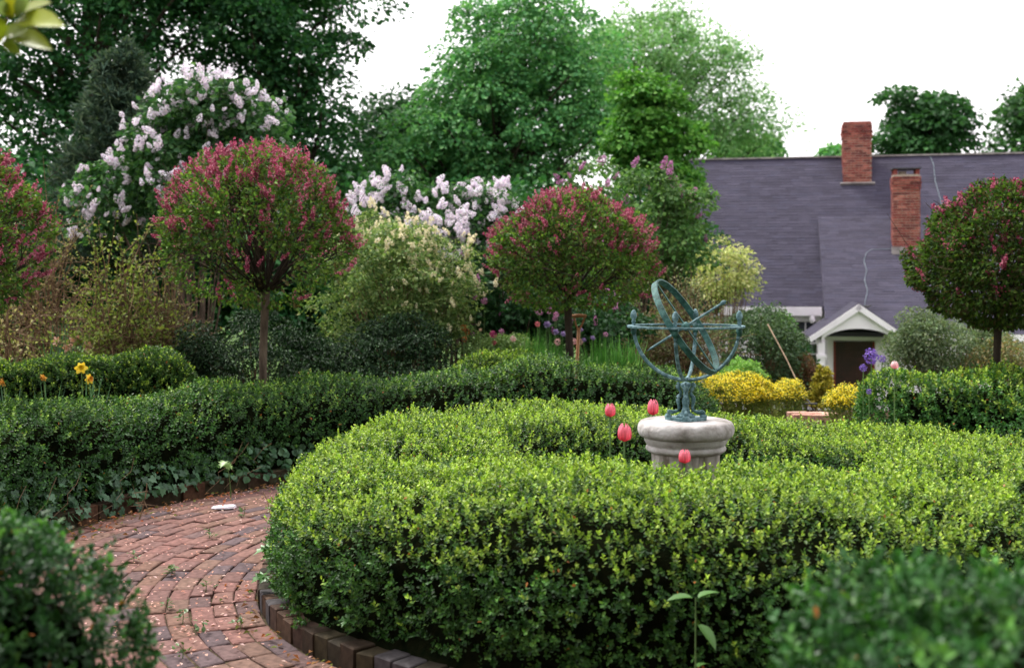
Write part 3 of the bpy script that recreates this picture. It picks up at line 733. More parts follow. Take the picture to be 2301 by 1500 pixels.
# local frame: x along the ridge to the right, y away from the viewer, z up from the house's ground
def shingles(parent, name, p00, eu, ev, lu, lv, cols, seed, expo=.15, thick=.007, skip=None):
    """courses of asphalt shingles over a slope: p00 top-left corner, eu along, ev down the slope"""
    g = rng(seed); p00, eu, ev = map(lambda v: np.asarray(v, float), (p00, eu, ev)); nn = unit(np.cross(ev, eu)); nn = nn if nn[2] > 0 else -nn
    V = []; F = []; C = []; k = 0; nrow = int(math.ceil(lv / expo))
    for r_ in range(nrow):
        v0, v1 = r_ * expo, min(lv, (r_ + 1) * expo); x = -g.uniform(0, .3)
        while x < lu:
            w_ = g.uniform(.22, .36); a, b_ = max(0, x), min(lu, x + w_ - .004); x += w_
            if b_ - a < .02: continue
            j = g.normal(0, .004); th_ = thick * g.uniform(.7, 1.5); v1j = v1 + j
            q = [p00 + eu * a + ev * v0, p00 + eu * b_ + ev * v0, p00 + eu * b_ + ev * v1j, p00 + eu * a + ev * v1j]
            V += [q[0] + nn * .004, q[1] + nn * .004, q[2] + nn * th_, q[3] + nn * th_, q[2], q[3]]
            F += [(k, k + 1, k + 2, k + 3), (k + 3, k + 2, k + 4, k + 5)]; k += 6
            C += [cols[g.integers(len(cols))] * g.uniform(.9, 1.1)] * 6
    o_ = add(name, make_mesh(name, np.array(V), [np.array(F)], M['shingle'], np.array(C)), parent); o_['kind'] = 'stuff'
    return o_
SH = [lin(62, 59, 74), lin(60, 57, 72), lin(64, 61, 76), lin(61, 59, 75), lin(58, 55, 70)]
ZR, VE = 5.03 - HZ, 3.80; ZE = 1.21 - HZ                       # ridge height, eave run and height
LEN = 13.0
def slope(parent, pts, mat='shingle', th=.10, name='roof'):
    P = np.array(pts, float); n_ = unit(np.cross(P[1] - P[0], P[3] - P[0])); n_ = n_ if n_[2] > 0 else -n_
    V = np.concatenate([P, P - n_ * th]); F = [(0, 1, 2, 3), (7, 6, 5, 4), (0, 4, 5, 1), (1, 5, 6, 2), (2, 6, 7, 3), (3, 7, 4, 0)]
    mb = MB(); mb.raw(V, F, lin(70, 66, 82)); return mb.build(name, M[mat], parent)
sl = (ZR - ZE) / VE
ov = .32                                                      # eave overhang
rf = slope(house, [(-.48, 0, ZR), (LEN, 0, ZR), (LEN, -VE - ov, ZE - sl * ov), (-.48, -VE - ov, ZE - sl * ov)], name='roof')
tag(rf, 'steep main roof slope of dark purple-grey shingles')
e = unit(np.array([0, -1, -sl])); n_s = unit(np.array([0, -sl, 1]) * np.array([1, 1, 1])); up_ = np.array([0, sl, 1]) / math.hypot(sl, 1) * np.array([1, -1, 1])
shingles(rf, 'shingles', np.array([-.48, 0, ZR]) + np.array([0, -sl, 1]) / math.hypot(sl, 1) * .002, (1, 0, 0), e, LEN + .48, math.hypot(VE + ov, sl * (VE + ov)), SH, 301, .115)
slope(house, [(-.48, 0, ZR), (LEN, 0, ZR), (LEN, 5.0, ZR - 4.8), (-.48, 5.0, ZR - 4.8)], name='roof')
MB().box(((LEN - .48) / 2, 0, ZR + .02), ((LEN + .48) / 2, .07, .022)).build('ridge_cap', M['lead'], rf)
# body of the house behind the boards
bd = MB()
bd.prism([(-VE + .02, -.3), (4.6, -.3), (4.6, ZR - 4.6), (0, ZR - .14), (-VE + .02, ZE - .14)], 'x', -.3, LEN - .2)
wl = bd.build('wall', M['white'], house)
def boards(parent, x0, x1, z0, z1, y, step=.12, cut=()):
    """lapped clapboards on a wall that faces the viewer; cut = openings (x0,x1,z0,z1)"""
    z = z0; proto = {}
    while z < z1 - .02:
        spans = [(x0, x1)]
        for (a, b_, c_, d_) in cut:
            if z + step > c_ and z < d_:
                spans = [s for (p_, q) in spans for s in ((p_, min(q, a)), (max(p_, b_), q)) if s[1] - s[0] > .03]
        for (a, b_) in spans:
            key = round(b_ - a, 3)
            if key not in proto:
                h = key / 2; V = [(-h, -.026, 0), (h, -.026, 0), (h, -.010, step + .01), (-h, -.010, step + .01), (-h, 0, 0), (h, 0, 0), (h, 0, step + .01), (-h, 0, step + .01)]
                mb = MB().raw(V, [(0, 1, 2, 3), (0, 4, 5, 1), (3, 2, 6, 7), (0, 3, 7, 4), (1, 5, 6, 2)]); proto[key] = mb.mesh('clapboard', M['board'])
            add('clapboard', proto[key], parent, ((a + b_) / 2, y, z))
        z += step
def window(parent, cx, cz, w, h, y, cols_=2, rows_=4):
    fr = MB(); t = .085
    fr.box((cx - w / 2 - t / 2, y - .03, cz), (t / 2, .035, h / 2 + t)); fr.box((cx + w / 2 + t / 2, y - .03, cz), (t / 2, .035, h / 2 + t))
    fr.box((cx, y - .032, cz + h / 2 + t / 2), (w / 2, .035, t / 2)); fr.box((cx, y - .032, cz - h / 2 - t / 2), (w / 2, .035, t / 2))
    win = fr.build('window', M['white'], parent)
    MB().box((cx, y - .04, cz + h / 2 + t + .03), (w / 2 + t + .05, .05, .03)).build('window_head', M['white'], win)
    MB().box((cx, y - .05, cz - h / 2 - t - .022), (w / 2 + t + .04, .06, .022)).build('sill', M['white'], win)
    for i in range(cols_):
        for j in range(rows_):
            pw, ph = w / cols_, h / rows_
            MB().box((cx - w / 2 + (i + .5) * pw, y - .012, cz - h / 2 + (j + .5) * ph), (pw / 2 - .014, .003, ph / 2 - .014)).build('pane', M['glass'], win)
    mu_ = MB()
    for i in range(1, cols_): mu_.box((cx - w / 2 + i * w / cols_, y - .021, cz), (.014, .012, h / 2))
    for j in range(1, rows_): mu_.box((cx, y - .0225, cz - h / 2 + j * h / rows_), (w / 2, .012, .014 if j != rows_ / 2 else .024))
    mu_.build('muntin', M['white'], win)
WX = 3.06
boards(wl, -.3, 3.44, .12, ZE - .42, -VE, .12, [(WX - .42, WX + .42, 1.28, 2.62)])
window(house, WX, 1.95, .56, 1.1, -VE - .002)
MB().box((1.70, -VE - .10, ZE - .33), (1.74, .10, .085)).build('frieze_board', M['white'], house)
MB().box((1.48, -VE - ov - .02, ZE - sl * ov - .12), (1.97, .035, .11)).build('eave_fascia', M['white'], house)
MB().box((1.48, -VE - .16, ZE - sl * ov - .19), (1.95, .165, .015)).build('soffit', M['white'], house)
MB().lathe([(.03, 0), (.06, .02), (.075, .08), (.07, .16), (.04, .2)], (3.22, -VE - ov - .0, ZE - sl * ov - .42), 10).build('downspout_elbow', M['white'], house, smooth_=True)
MB().box((-.40, -VE + .0, 1.2), (.09, .035, 1.5)).build('corner_board', M['white'], house)
# the lower wing with its shallower roof towards the garden
EU0, EU1 = 3.45, 14.5; EV0, EZ0 = 1.80, 5.03 - 1.80 * sl - HZ + .03; EV1, EZ1 = 6.35, .34 - HZ
es = (EZ0 - EZ1) / (EV1 - EV0)
wr = slope(house, [(EU0, -EV0, EZ0), (EU1, -EV0, EZ0), (EU1, -EV1, EZ1), (EU0, -EV1, EZ1)], name='wing_roof', th=.12)
ee = unit(np.array([0, -1, -es]))
shingles(wr, 'shingles', (EU0, -EV0, EZ0 + .002), (1, 0, 0), ee, EU1 - EU0, math.hypot(EV1 - EV0, EZ0 - EZ1), SH, 302, .115)
WALLV = EV1 - .3
wg = MB(); wg.prism([(-WALLV + .02, -.3), (-3.2, -.3), (-3.2, EZ0 - (3.2 - EV0) * es - .16), (-WALLV + .02, EZ1 + .3 * es - .16)], 'x', EU0 + .06, EU1 - .1)
ww = wg.build('wing_wall', M['white'], house)
# porch placement
PU, PV, PHW = 4.10, 7.55, 1.0                     # centre, front, half width
PZA, PZE = 1.04 - HZ, .34 - HZ                    # apex and eave heights
DW, DH = .42, 2.02; DZ = .10; WU0 = EU0 + .06
boards(ww, WU0, EU1 - .1, .1, EZ1 - .05, -WALLV, .12, [(PU - .62, PU + .62, 0, 2.3), (7.4, 8.35, .7, 1.95), (9.7, 10.65, .7, 1.95), (11.7, 12.65, .7, 1.95)])
for wx in (7.87, 10.17, 12.17): window(house, wx, 1.32, .62, 1.0, -WALLV - .002)
MB().box(((PU + PHW + .1 + EU1) / 2, -EV1 - .01, EZ1 - .09), ((EU1 - PU - PHW - .1) / 2, .03, .075)).build('eave_fascia', M['white'], house)
# door and its surround
dr = MB().box((PU, -WALLV - .02, DZ + DH / 2), (DW, .02, DH / 2)).build('door', M['door'], house)
for (sx_, z0, z1) in ((-1, .15, .85), (1, .15, .85), (-1, 1.0, 1.85), (1, 1.0, 1.85)):
    MB().box((PU + sx_ * .19, -WALLV - .045, DZ + (z0 + z1) / 2), (.13, .006, (z1 - z0) / 2)).build('door_panel', M['door'], dr)
MB().lathe([(.012, 0), (.014, .03), (.03, .04), (.032, .055), (.02, .065)], (0, 0, 0), 10).build('handle', M['iron'], dr, loc=(PU + .34, -WALLV - .04, DZ + .95), rot=(R(90), 0, 0))
for s_ in (-1, 1):
    MB().box((PU + s_ * (DW + .025), -WALLV - .03, DZ + DH / 2), (.022, .035, DH / 2)).build('door_frame', M['redframe'], house)
    MB().box((PU + s_ * (DW + .125), -WALLV - .02, DZ + DH / 2), (.075, .03, DH / 2 + .02)).build('door_casing', M['white'], house)
MB().box((PU, -WALLV - .03, DZ + DH + .16), (DW + .28, .045, .13)).build('door_lintel', M['white'], house)
# porch
apex, eave = (PU, PZA), PZE
pvb = 4.4
for s_ in (-1, 1):
    pr_ = slope(house, [(PU, -pvb, PZA), (PU, -PV - .05, PZA), (PU + s_ * (PHW + .1), -PV - .05, eave - .08), (PU + s_ * (PHW + .1), -pvb, eave - .08)], name='porch_roof', th=.07)
    L_ = math.hypot(PHW + .1, PZA - eave + .08); ev = np.array([s_ * (PHW + .1), 0, -(PZA - eave + .08)]) / L_
    shingles(pr_, 'shingles', np.array([PU, -PV - .05, PZA + .003]), (0, 1, 0), ev, PV - pvb + .05, L_, SH, 310 + s_, .12)
    # raking cornice
    a = np.array([PU, 0, PZA - .01]); b_ = np.array([PU + s_ * (PHW + .13), 0, eave - .10])
    dv = unit(b_ - a); nn = np.array([-dv[2], 0, dv[0]]); nn = nn if nn[2] > 0 else -nn
    V = [(*(p_[:1]), y, p_[2]) for y in (-PV - .12, -PV - .02) for p_ in (a + nn * .0, b_ + nn * .0, b_ - nn * .11, a - nn * .13)]
    MB().raw(V, [(0, 1, 2, 3), (7, 6, 5, 4), (0, 4, 5, 1), (1, 5, 6, 2), (2, 6, 7, 3), (3, 7, 4, 0)]).build('raking_cornice', M['white'], house)
    # posts with capital and base
    pc = (PU + s_ * (PHW - .20), -PV + .10)
    po = MB().box((pc[0], pc[1], 1.08), (.075, .075, 1.08)).build('post', M['white'], house)
    cp_ = MB(); cp_.box((pc[0], pc[1], 1.86), (.105, .105, .035)); cp_.box((pc[0], pc[1], 1.80), (.09, .09, .025)); cp_.build('capital', M['white'], po)
    MB().box((pc[0], pc[1], .12), (.1, .1, .12)).build('post_base', M['white'], po)
    MB().box((PU + s_ * (PHW - .20), -(PV + WALLV) / 2 + .08, PZE - .16), (.07, (PV - WALLV) / 2 - .02, .1)).build('porch_beam', M['white'], house)
# pediment with its arched underside, and the barrel ceiling behind it
arc = [(PU + .80 * math.cos(t), PZE - .20 + .34 * math.sin(t)) for t in np.linspace(math.pi * .985, math.pi * .015, 25)]
V = []; F = []
top = lambda x: PZA - .05 - abs(x - PU) / (PHW + .1) * (PZA - eave + .06)
for (x, z) in arc:
    for y in (-PV - .015, -PV + .10): V += [(x, y, z), (x, y, max(top(x), z + .02))]
for i in range(24):
    a, b_ = 4 * i, 4 * (i + 1)
    F += [(a, b_, b_ + 1, a + 1), (a + 2, a + 3, b_ + 3, b_ + 2), (a, a + 2, b_ + 2, b_), (a + 1, b_ + 1, b_ + 3, a + 3)]
F += [(0, 1, 3, 2), (96, 98, 99, 97)]
MB().raw(V, F).build('pediment', M['white'], house)
V = []; F = []
for (x, z) in arc: V += [(x, -PV + .102, z + .012), (x, -WALLV - .01, z + .012)]
for i in range(24): F.append((2 * i, 2 * i + 2, 2 * i + 3, 2 * i + 1))
MB().raw(V, F).build('porch_ceiling', M['ceil'], house)
MB().box((PU, -(PV + WALLV) / 2 - .1, .04), (PHW, (PV - WALLV) / 2 + .25, .055)).build('porch_step', M['stone'], house)
# chimneys
CB = [lin(142, 78, 70), lin(132, 68, 62), lin(150, 88, 78), lin(124, 64, 60), lin(156, 98, 86), lin(112, 62, 60)]
def chimney(parent, label, cx, cy, zb, zt, w, d_, seed, cap):
    g = rng(seed); ch = MB().box((cx, cy, (zb + zt) / 2), (w / 2, d_ / 2, (zt - zb) / 2)).build('chimney', M['mortar'], parent); tag(ch, label)
    mb = MB(); ch_ = .068; n_ = int((zt - zb) / ch_)
    for r_ in range(n_):
        z = zb + (r_ + .5) * ch_; big = .03 if (cap and r_ >= n_ - 5) else .012
        if cap and r_ == n_ - 3: big = .045
        for (ax_, half, off) in (('x', w / 2, -d_ / 2), ('x', w / 2, d_ / 2), ('y', d_ / 2, -w / 2), ('y', d_ / 2, w / 2)):
            x = -half - (.1 if r_ % 2 else 0)
            while x < half:
                a, b_ = max(-half - big, x), min(half + big, x + .196)
                x += .206
                if b_ - a < .03: continue
                m_ = (a + b_) / 2; hl = (b_ - a) / 2; pr_ = big * g.uniform(.7, 1.1)
                o_ = off + math.copysign(pr_ / 2, off)
                if ax_ == 'x': mb.box((cx + m_, cy + o_, z), (hl, pr_ / 2, ch_ / 2 - .008), col=CB[g.integers(6)] * g.uniform(.8, 1.15))
                else: mb.box((cx + o_, cy + m_, z), (pr_ / 2 - .001, hl - .002, ch_ / 2 - .008), col=CB[g.integers(6)] * g.uniform(.8, 1.15))
    mb.build('brickwork', M['chbrick'], ch)['kind'] = 'stuff'
    return ch
c1_ = chimney(house, 'tall square brick chimney astride the main ridge', 4.55, -.42, ZR - 1.1, 5.84 - HZ, .74, .74, 401, True)
mb = MB()
for k in range(2): mb.box((4.55, -.42, 5.84 - HZ + .03 + .05 * k), (.39 - .02 * k, .39 - .02 * k, .022), col=lin(150, 88, 78))
mb.build('cap_course', M['chbrick'], c1_)
MB().box((4.55, -.86, ZR - .86 * sl + .03), (.46, .06, .02), tilt=np.array([[1, 0, 0], [0, .7, .7], [0, -.7, .7]])).build('flashing', M['lead'], c1_)
c2_ = chimney(house, 'slender brick chimney with an open capped top rising from the wing roof', 5.58, -3.05, EZ0 - (3.05 - EV0) * es - .5, 4.24 - HZ, .64, .55, 402, True)
mb = MB()
for sx_ in (-1, 1):
    for sy_ in (-1, 1): MB().box((5.58 + sx_ * .27, -3.05 + sy_ * .22, 4.31 - HZ), (.045, .045, .07), col=CB[1]).build('cap_pier', M['chbrick'], c2_)
MB().box((5.58, -3.05, 4.395 - HZ), (.35, .31, .014)).build('cap_slab', M['iron'], c2_)
MB().box((5.50, -3.05, 4.29 - HZ), (.09, .09, .05)).build('flue', M['mortar'], c2_)
MB().box((5.58, -3.40, EZ0 - (3.40 - EV0) * es + .07), (.37, .05, .10)).build('flashing', M['lead'], c2_)
# cables on the roofs
def roof_cable(name, pts, zf, r_=.012):
    P = [(u, -v, zf(v) + .03) for (u, v) in pts]; MB().tube(P, r_, 5).build(name, M['wire'], house)
mainz = lambda v: ZR - sl * v; wingz = lambda v: EZ0 - es * (v - EV0)
roof_cable('ridge_cable', [(6.55, .02), (6.62, .3), (6.60, .8), (6.66, 1.3), (6.70, 1.75)], mainz, .009)
roof_cable('roof_cable', [(5.22, 3.25), (4.72, 3.28), (4.58, 3.42), (4.50, 3.75), (4.54, 4.1), (4.46, 4.5), (4.50, 4.9), (4.42, 5.25), (4.38, 5.5)], wingz, .007)
mb = MB(); g = rng(77)
for k in range(7):
    c_ = np.array([4.34 + g.normal(0, .06), -5.55 + g.normal(0, .05), wingz(5.55) + .05]); mb.tube([c_, c_ + (.06 * g.normal(), -.08, .05), c_ + (.1 * g.normal(), -.14, .0)], .014, 5)
mb.build('cable_coil', M['iron'], house)
# ================================================================== foliage builders
def bough_leaves(lb, g, c, s, n_, leaf, cols, flat=.5, up=.9, var=.22, shell=.5, hexa=False, ratio=.8, rise=0.0):
    """one leafy bough: a flattened, uneven cloud of leaves that hang off its upper side"""
    D = rnd_unit(g, n_); D[:, 2] = np.where(g.random(n_) < .72, np.abs(D[:, 2]), D[:, 2])
    rad = (shell + (1 - shell) * g.random(n_) ** .6) * (1 + .30 * noise(D * 2.2 + c[None] * 3.1, 1.0, 501))
    P = c + D * rad[:, None] * np.array([s, s, s * flat])
    P[:, 2] -= .22 * s * (D[:, 0] ** 2 + D[:, 1] ** 2) * rad ** 2
    N = unit(np.array([0, 0, up]) + D * .5 + g.normal(size=(n_, 3)) * .42)
    dr = unit(D * np.array([1, 1, .2]) + g.normal(size=(n_, 3)) * .6 + np.array([0, 0, -.25 + rise]))
    sz = leaf * g.uniform(.65, 1.25, n_)
    lb.add(P, dr, N, sz, sz * ratio, shades(g, n_, cols, var=var) * g.uniform(.86, 1.14), hexa, .12, .15)
def env_points(g, env, n_, mind, inner=.4):
    env = [(np.asarray(c, float), np.asarray(r_, float)) for c, r_ in env]
    wt = np.array([np.prod(r_) ** .8 for c, r_ in env]); wt /= wt.sum(); out_ = []; tries = 0
    while len(out_) < n_ and tries < n_ * 60:
        tries += 1; k = g.choice(len(env), p=wt); c, r_ = env[k]
        p_ = c + rnd_unit(g, 1)[0] * r_ * (inner + (1 - inner) * g.random() ** .5)
        if out_:
            dd = (np.array(out_) - p_); 
            if (np.linalg.norm(dd * np.array([1, 1, 1.5]), axis=1) < mind).any(): continue
        out_.append(p_)
    return np.array(out_)
def tree(name, label, base, env, nb, lpb, leaf, cols, tr, bs, seed, flat=.5, lean=(0, 0), top=None, mat='treeleaf', bark='darkbark', up=.9, mind=.6, group='trees behind the garden', inner=.4, limbs=.6, var=.22, shell=.5, ratio=.8, cat='tree', multi=0, tall=None):
    g = rng(seed); base = np.array([base[0], base[1], gz(base[0], base[1]) - .05]); th = thing(name, label, cat, base, group=group)
    B = env_points(g, env, nb, bs * mind, inner)
    lb = LB()
    for c in B: bough_leaves(lb, g, c, bs * g.uniform(.65, 1.3), max(8, int(lpb * g.uniform(.6, 1.35))), leaf, cols, flat, up, var, shell, False, ratio)
    lb.build('foliage' if cat == 'shrub' else 'crown', M[mat], th, base)
    mb = MB()
    if not multi:
        zt = (top if top else np.percentile(B[:, 2], 80)); n_ = 9; tz = np.linspace(base[2], zt, n_)
        ctr = B.mean(0); ph = g.uniform(0, 6)
        bx_ = base[0] + (ctr[0] - base[0]) * ((tz - base[2]) / (zt - base[2])) ** 1.5 + .04 * (zt - base[2]) * np.sin(tz * .9 + ph) * .3
        by_ = base[1] + (ctr[1] - base[1]) * ((tz - base[2]) / (zt - base[2])) ** 1.5
        P = np.c_[bx_, by_, tz]; rr = tr * (1 - .82 * (tz - base[2]) / (zt - base[2])) ; rr[0] *= 1.35
        mb.tube(P - base, rr, 9)
        mb.build('trunk', M[bark], th, smooth_=True); mb = MB()
        for c in B:
            if g.random() > limbs: continue
            hd = np.hypot(c[0] - ctr[0], c[1] - ctr[1]); z0 = np.clip(c[2] - .75 * hd - .3, base[2] + .22 * (zt - base[2]), zt * .98 if zt > 0 else zt)
            s0 = np.array([np.interp(z0, tz, bx_), np.interp(z0, tz, by_), z0]); r0_ = np.interp(z0, tz, rr) * .42
            m_ = (s0 + c) / 2 + np.array([0, 0, .12 * hd]) + g.normal(size=3) * .06 * hd
            mb.tube(bez(s0, m_, c, 6) - base, np.linspace(r0_, r0_ * .18 + .004, 6), 5)
        mb.build('limbs', M[bark], th)
    else:
        st = [base + np.array([g.normal(0, .12), g.normal(0, .12), 0]) for k in range(multi)]
        for c in B:
            if g.random() > limbs: continue
            s0 = st[int(np.argmin([np.hypot(*(s_[:2] - c[:2])) + g.random() * .5 for s_ in st]))]
            m_ = np.array([s0[0] * .65 + c[0] * .35, s0[1] * .65 + c[1] * .35, base[2] + (c[2] - base[2]) * .6])
            mb.tube(bez(s0, m_, c, 8) - base, np.linspace(tr, tr * .2, 8), 5)
        mb.build('stems', M[bark], th)
    return th, B, base
def E(px, py, d, rx, ry, rd=None):
    return (at(px, py, d), np.array([rx / FOC * d, (rd if rd else rx / FOC * d), ry / FOC * d]))

# ------------------------------------------------------------------ tall trees behind
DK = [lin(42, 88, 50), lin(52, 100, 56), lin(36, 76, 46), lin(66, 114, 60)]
MD = [lin(84, 142, 88), lin(100, 156, 96), lin(72, 126, 78), lin(116, 168, 104)]  # mid greens lightened to stand in for distance haze
LT = [lin(114, 160, 102), lin(128, 172, 112), lin(102, 146, 92), lin(142, 180, 122)]  # paler still, with distant haze painted into the leaf colour
BRT = [lin(84, 138, 58), lin(98, 150, 66), lin(70, 122, 52), lin(112, 162, 74)]
tree('maple_tree', 'huge dark maple tree whose crown fills the top left corner', (-9.0, 27), [E(150, 20, 27, 330, 260, 3.2), E(60, 330, 27, 240, 220, 3), E(330, -80, 27, 300, 200, 3)], 92, 480, .135, DK, .42, 1.2, 601, .45, mind=.7, limbs=.7, shell=.55)
tree('maple_tree', 'tall dark green maple with bright sky showing through, left of the gap of sky', (-4.9, 29), [E(620, 60, 29, 165, 240, 3.2), E(560, 330, 29, 230, 200, 3), E(775, 170, 29, 40, 190, 1.4), E(520, -120, 29, 300, 160, 3)], 98, 520, .135, DK, .40, 1.1, 602, .42, mind=.62, limbs=.8, shell=.55)
tree('maple_tree', 'large mid green maple in the middle with a dark trunk fork showing', (-.7, 31), [E(1160, 120, 31, 130, 130, 2.4), E(1020, 230, 31, 80, 70, 1.8), E(1310, 170, 31, 50, 100, 1.6), E(1100, 310, 31, 200, 120, 2.8), E(980, 350, 31, 110, 80, 2.0), E(1200, 50, 31, 110, 70, 2), E(1250, 250, 31, 120, 130, 2), E(1000, 430, 31, 240, 70, 2.4)], 150, 380, .125, MD, .34, .92, 603, .42, mind=.68, limbs=.8, shell=.55)
tree('maple_tree', 'darker maple between the left giant and the middle maple, low in the gap', (-3.1, 33), [E(905, 310, 33, 90, 85, 1.8), E(800, 440, 33, 150, 70, 2.0)], 60, 380, .13, [lin(44, 84, 48), lin(56, 98, 54), lin(38, 72, 42)], .26, 1.1, 604, .5, limbs=.5)
tree('ash_tree', 'pale airy ash tree with sky showing between its fine leaves, behind the house gable', (5.6, 46), [E(1440, 150, 46, 170, 130, 2.6), E(1560, 230, 46, 150, 140, 2.6), E(1660, 300, 46, 95, 85, 2), E(1400, 270, 46, 110, 120, 2)], 135, 230, .19, LT, .28, 1.1, 605, .8, mind=.6, limbs=.8, shell=.2, ratio=.42, up=.4)
tree('maple_tree', 'young bright green maple with layered boughs left of the roof end', (3.15, 26.5), [E(1470, 330, 26.5, 88, 85, 1.0), E(1455, 245, 26.5, 58, 70, .8), E(1440, 200, 26.5, 30, 35, .5), E(1490, 400, 26.5, 80, 50, 1)], 60, 330, .12, BRT, .10, .52, 606, .45, mind=.62, limbs=.6)
tree('maple_tree', 'dark rounded maple rising behind the roof right of the ridge chimney', (15.5, 45), [E(2085, 280, 45, 78, 50, 1.8), E(2060, 335, 45, 95, 40, 2), E(2030, 225, 45, 32, 20, 1.2)], 62, 140, .22, [lin(52, 94, 52), lin(64, 108, 60), lin(46, 82, 46)], .3, .85, 607, .5, limbs=.6)
tree('maple_tree', 'maple cut off by the right edge of the picture, behind the roof', (19.6, 44), [E(2345, 270, 44, 65, 70, 1.6), E(2300, 345, 44, 45, 25, 1.2)], 34, 180, .22, [lin(62, 104, 58), lin(76, 118, 66), lin(52, 90, 50)], .26, 1.1, 608, .5, limbs=.6)
tree('maple_tree', 'low far maple peeping over the roof beside the ridge chimney', (11.4, 50), [E(1880, 352, 50, 28, 22, .9), E(1690, 345, 50, 60, 32, 1.2)], 14, 240, .26, MD, .16, .8, 609, .5, limbs=.4)
# dark understorey far behind the shrubs
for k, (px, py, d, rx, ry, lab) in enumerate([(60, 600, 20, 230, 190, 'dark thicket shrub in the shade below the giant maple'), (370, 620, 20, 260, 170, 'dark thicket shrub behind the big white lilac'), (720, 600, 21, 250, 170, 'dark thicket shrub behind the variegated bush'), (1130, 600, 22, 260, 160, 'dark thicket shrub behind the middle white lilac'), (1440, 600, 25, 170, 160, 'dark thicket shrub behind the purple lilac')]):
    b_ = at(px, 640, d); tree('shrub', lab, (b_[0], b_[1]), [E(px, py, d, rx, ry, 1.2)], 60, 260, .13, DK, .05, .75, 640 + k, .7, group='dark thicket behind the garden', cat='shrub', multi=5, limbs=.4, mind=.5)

# ------------------------------------------------------------------ conifer
def conifer(label, px, pytop, pybot, d, wpx, seed, name='spruce_tree', cols=None, n_br=150, leaf=.14, gold=False, group=None):
    g = rng(seed); t = at(px, pytop, d); zb = CAM_H - (pybot - HOR) / FOC * d; base = np.array([t[0], t[1], gz(t[0], t[1]) if not gold else -.05])
    th = thing(name, label, 'tree', base, group=group); lb = LB(); mb = MB(); H = t[2] - zb; rw = wpx / FOC * d / 2
    MB().tube([(0, 0, 0), (0, 0, (t[2] - base[2]) * .5), (0, 0, t[2] - base[2])], [.012 * (t[2] - base[2]) + .008, .008 * (t[2] - base[2]), .004], 8).build('trunk', M['darkbark'], th)
    for k in range(n_br):
        f = g.random() ** .7; z = t[2] - f * H; a = g.uniform(0, 6.28); ln = rw * (f ** .75) * g.uniform(.75, 1.15) + .03 * H
        d_ = np.array([math.cos(a), math.sin(a), 0]); s0 = np.array([base[0], base[1], z]); e_ = s0 + d_ * ln + np.array([0, 0, ln * g.uniform(.05, .35)])
        m_ = (s0 + e_) / 2 - np.array([0, 0, .12 * ln]); P = bez(s0, m_, e_, 7); mb.tube(P - base, np.linspace(.012, .004, 7) * (H / 4 + .3), 4)
        nn = int(130 if not gold else 60); tpar = g.random(nn) ** .6; pp = np.array([P[min(5, int(q * 6))] * (1 - (q * 6) % 1) + P[min(6, int(q * 6) + 1)] * ((q * 6) % 1) for q in tpar])
        pp += g.normal(size=(nn, 3)) * .05 * (H / 4)
        dr = unit(d_ * .6 + g.normal(size=(nn, 3)) * .55 + np.array([0, 0, .35])); sz = leaf * g.uniform(.6, 1.3, nn)
        lb.add(pp, dr, rnd_unit(g, nn) + np.array([0, 0, .5]), sz, sz * (.22 if not gold else .5), shades(g, nn, cols, var=.2))
    lb.build('needles', M['needle'], th, base); mb.build('branches', M['darkbark'], th)
conifer('blue-grey spruce half hidden behind the big white lilac', 275, 100, 600, 17.6, 330, 661, cols=[lin(62, 86, 70), lin(78, 102, 84), lin(52, 74, 60), lin(96, 116, 88)], n_br=270, leaf=.13)
conifer('small golden dwarf conifer by the step below the porch', 1850, 820, 915, 14.2, 62, 662, 'dwarf_conifer', [lin(196, 184, 70), lin(172, 166, 62), lin(214, 200, 96), lin(126, 132, 54)], 110, .05, True)

# ------------------------------------------------------------------ lilacs: panicles are parts
def panicle_mesh(name, h, r_, cols, n_, cones, seed, fl=.016):
    g = rng(seed); lb = LB()
    for k in range(cones):
        o_ = np.array([0, 0, 0.]) if k == 0 else np.array([*np.clip(g.normal(0, r_ * .6, 2), -r_ * .8, r_ * .8), -g.uniform(.1, .35) * h])
        ax_ = unit(np.array([g.normal(0, .22), g.normal(0, .22), 1.0])); s_ = 1 if k == 0 else g.uniform(.55, .9)
        t = g.random(n_); ang = g.uniform(0, 6.28, n_); rad = r_ * s_ * (1 - t) ** .45 * (.35 + .65 * np.minimum(1, t * 5)) * g.uniform(.75, 1.1, n_)
        A = unit(np.cross(ax_, [.3, .9, .1])); B = np.cross(ax_, A); ra = np.cos(ang)[:, None] * A + np.sin(ang)[:, None] * B
        P = o_ + ax_ * (t * h * s_)[:, None] + ra * rad[:, None]; N = unit(ra + ax_ * .35 + g.normal(size=(n_, 3)) * .3)
        dr = unit(np.cross(N, rnd_unit(g, n_))); sz = fl * g.uniform(.75, 1.25, n_)
        lb.add(P - dr * (sz / 2)[:, None], dr, N, sz, sz * .95, shades(g, n_, cols, var=.14), False, .15, -.1)
    return lb.mesh(name, M['petal'])
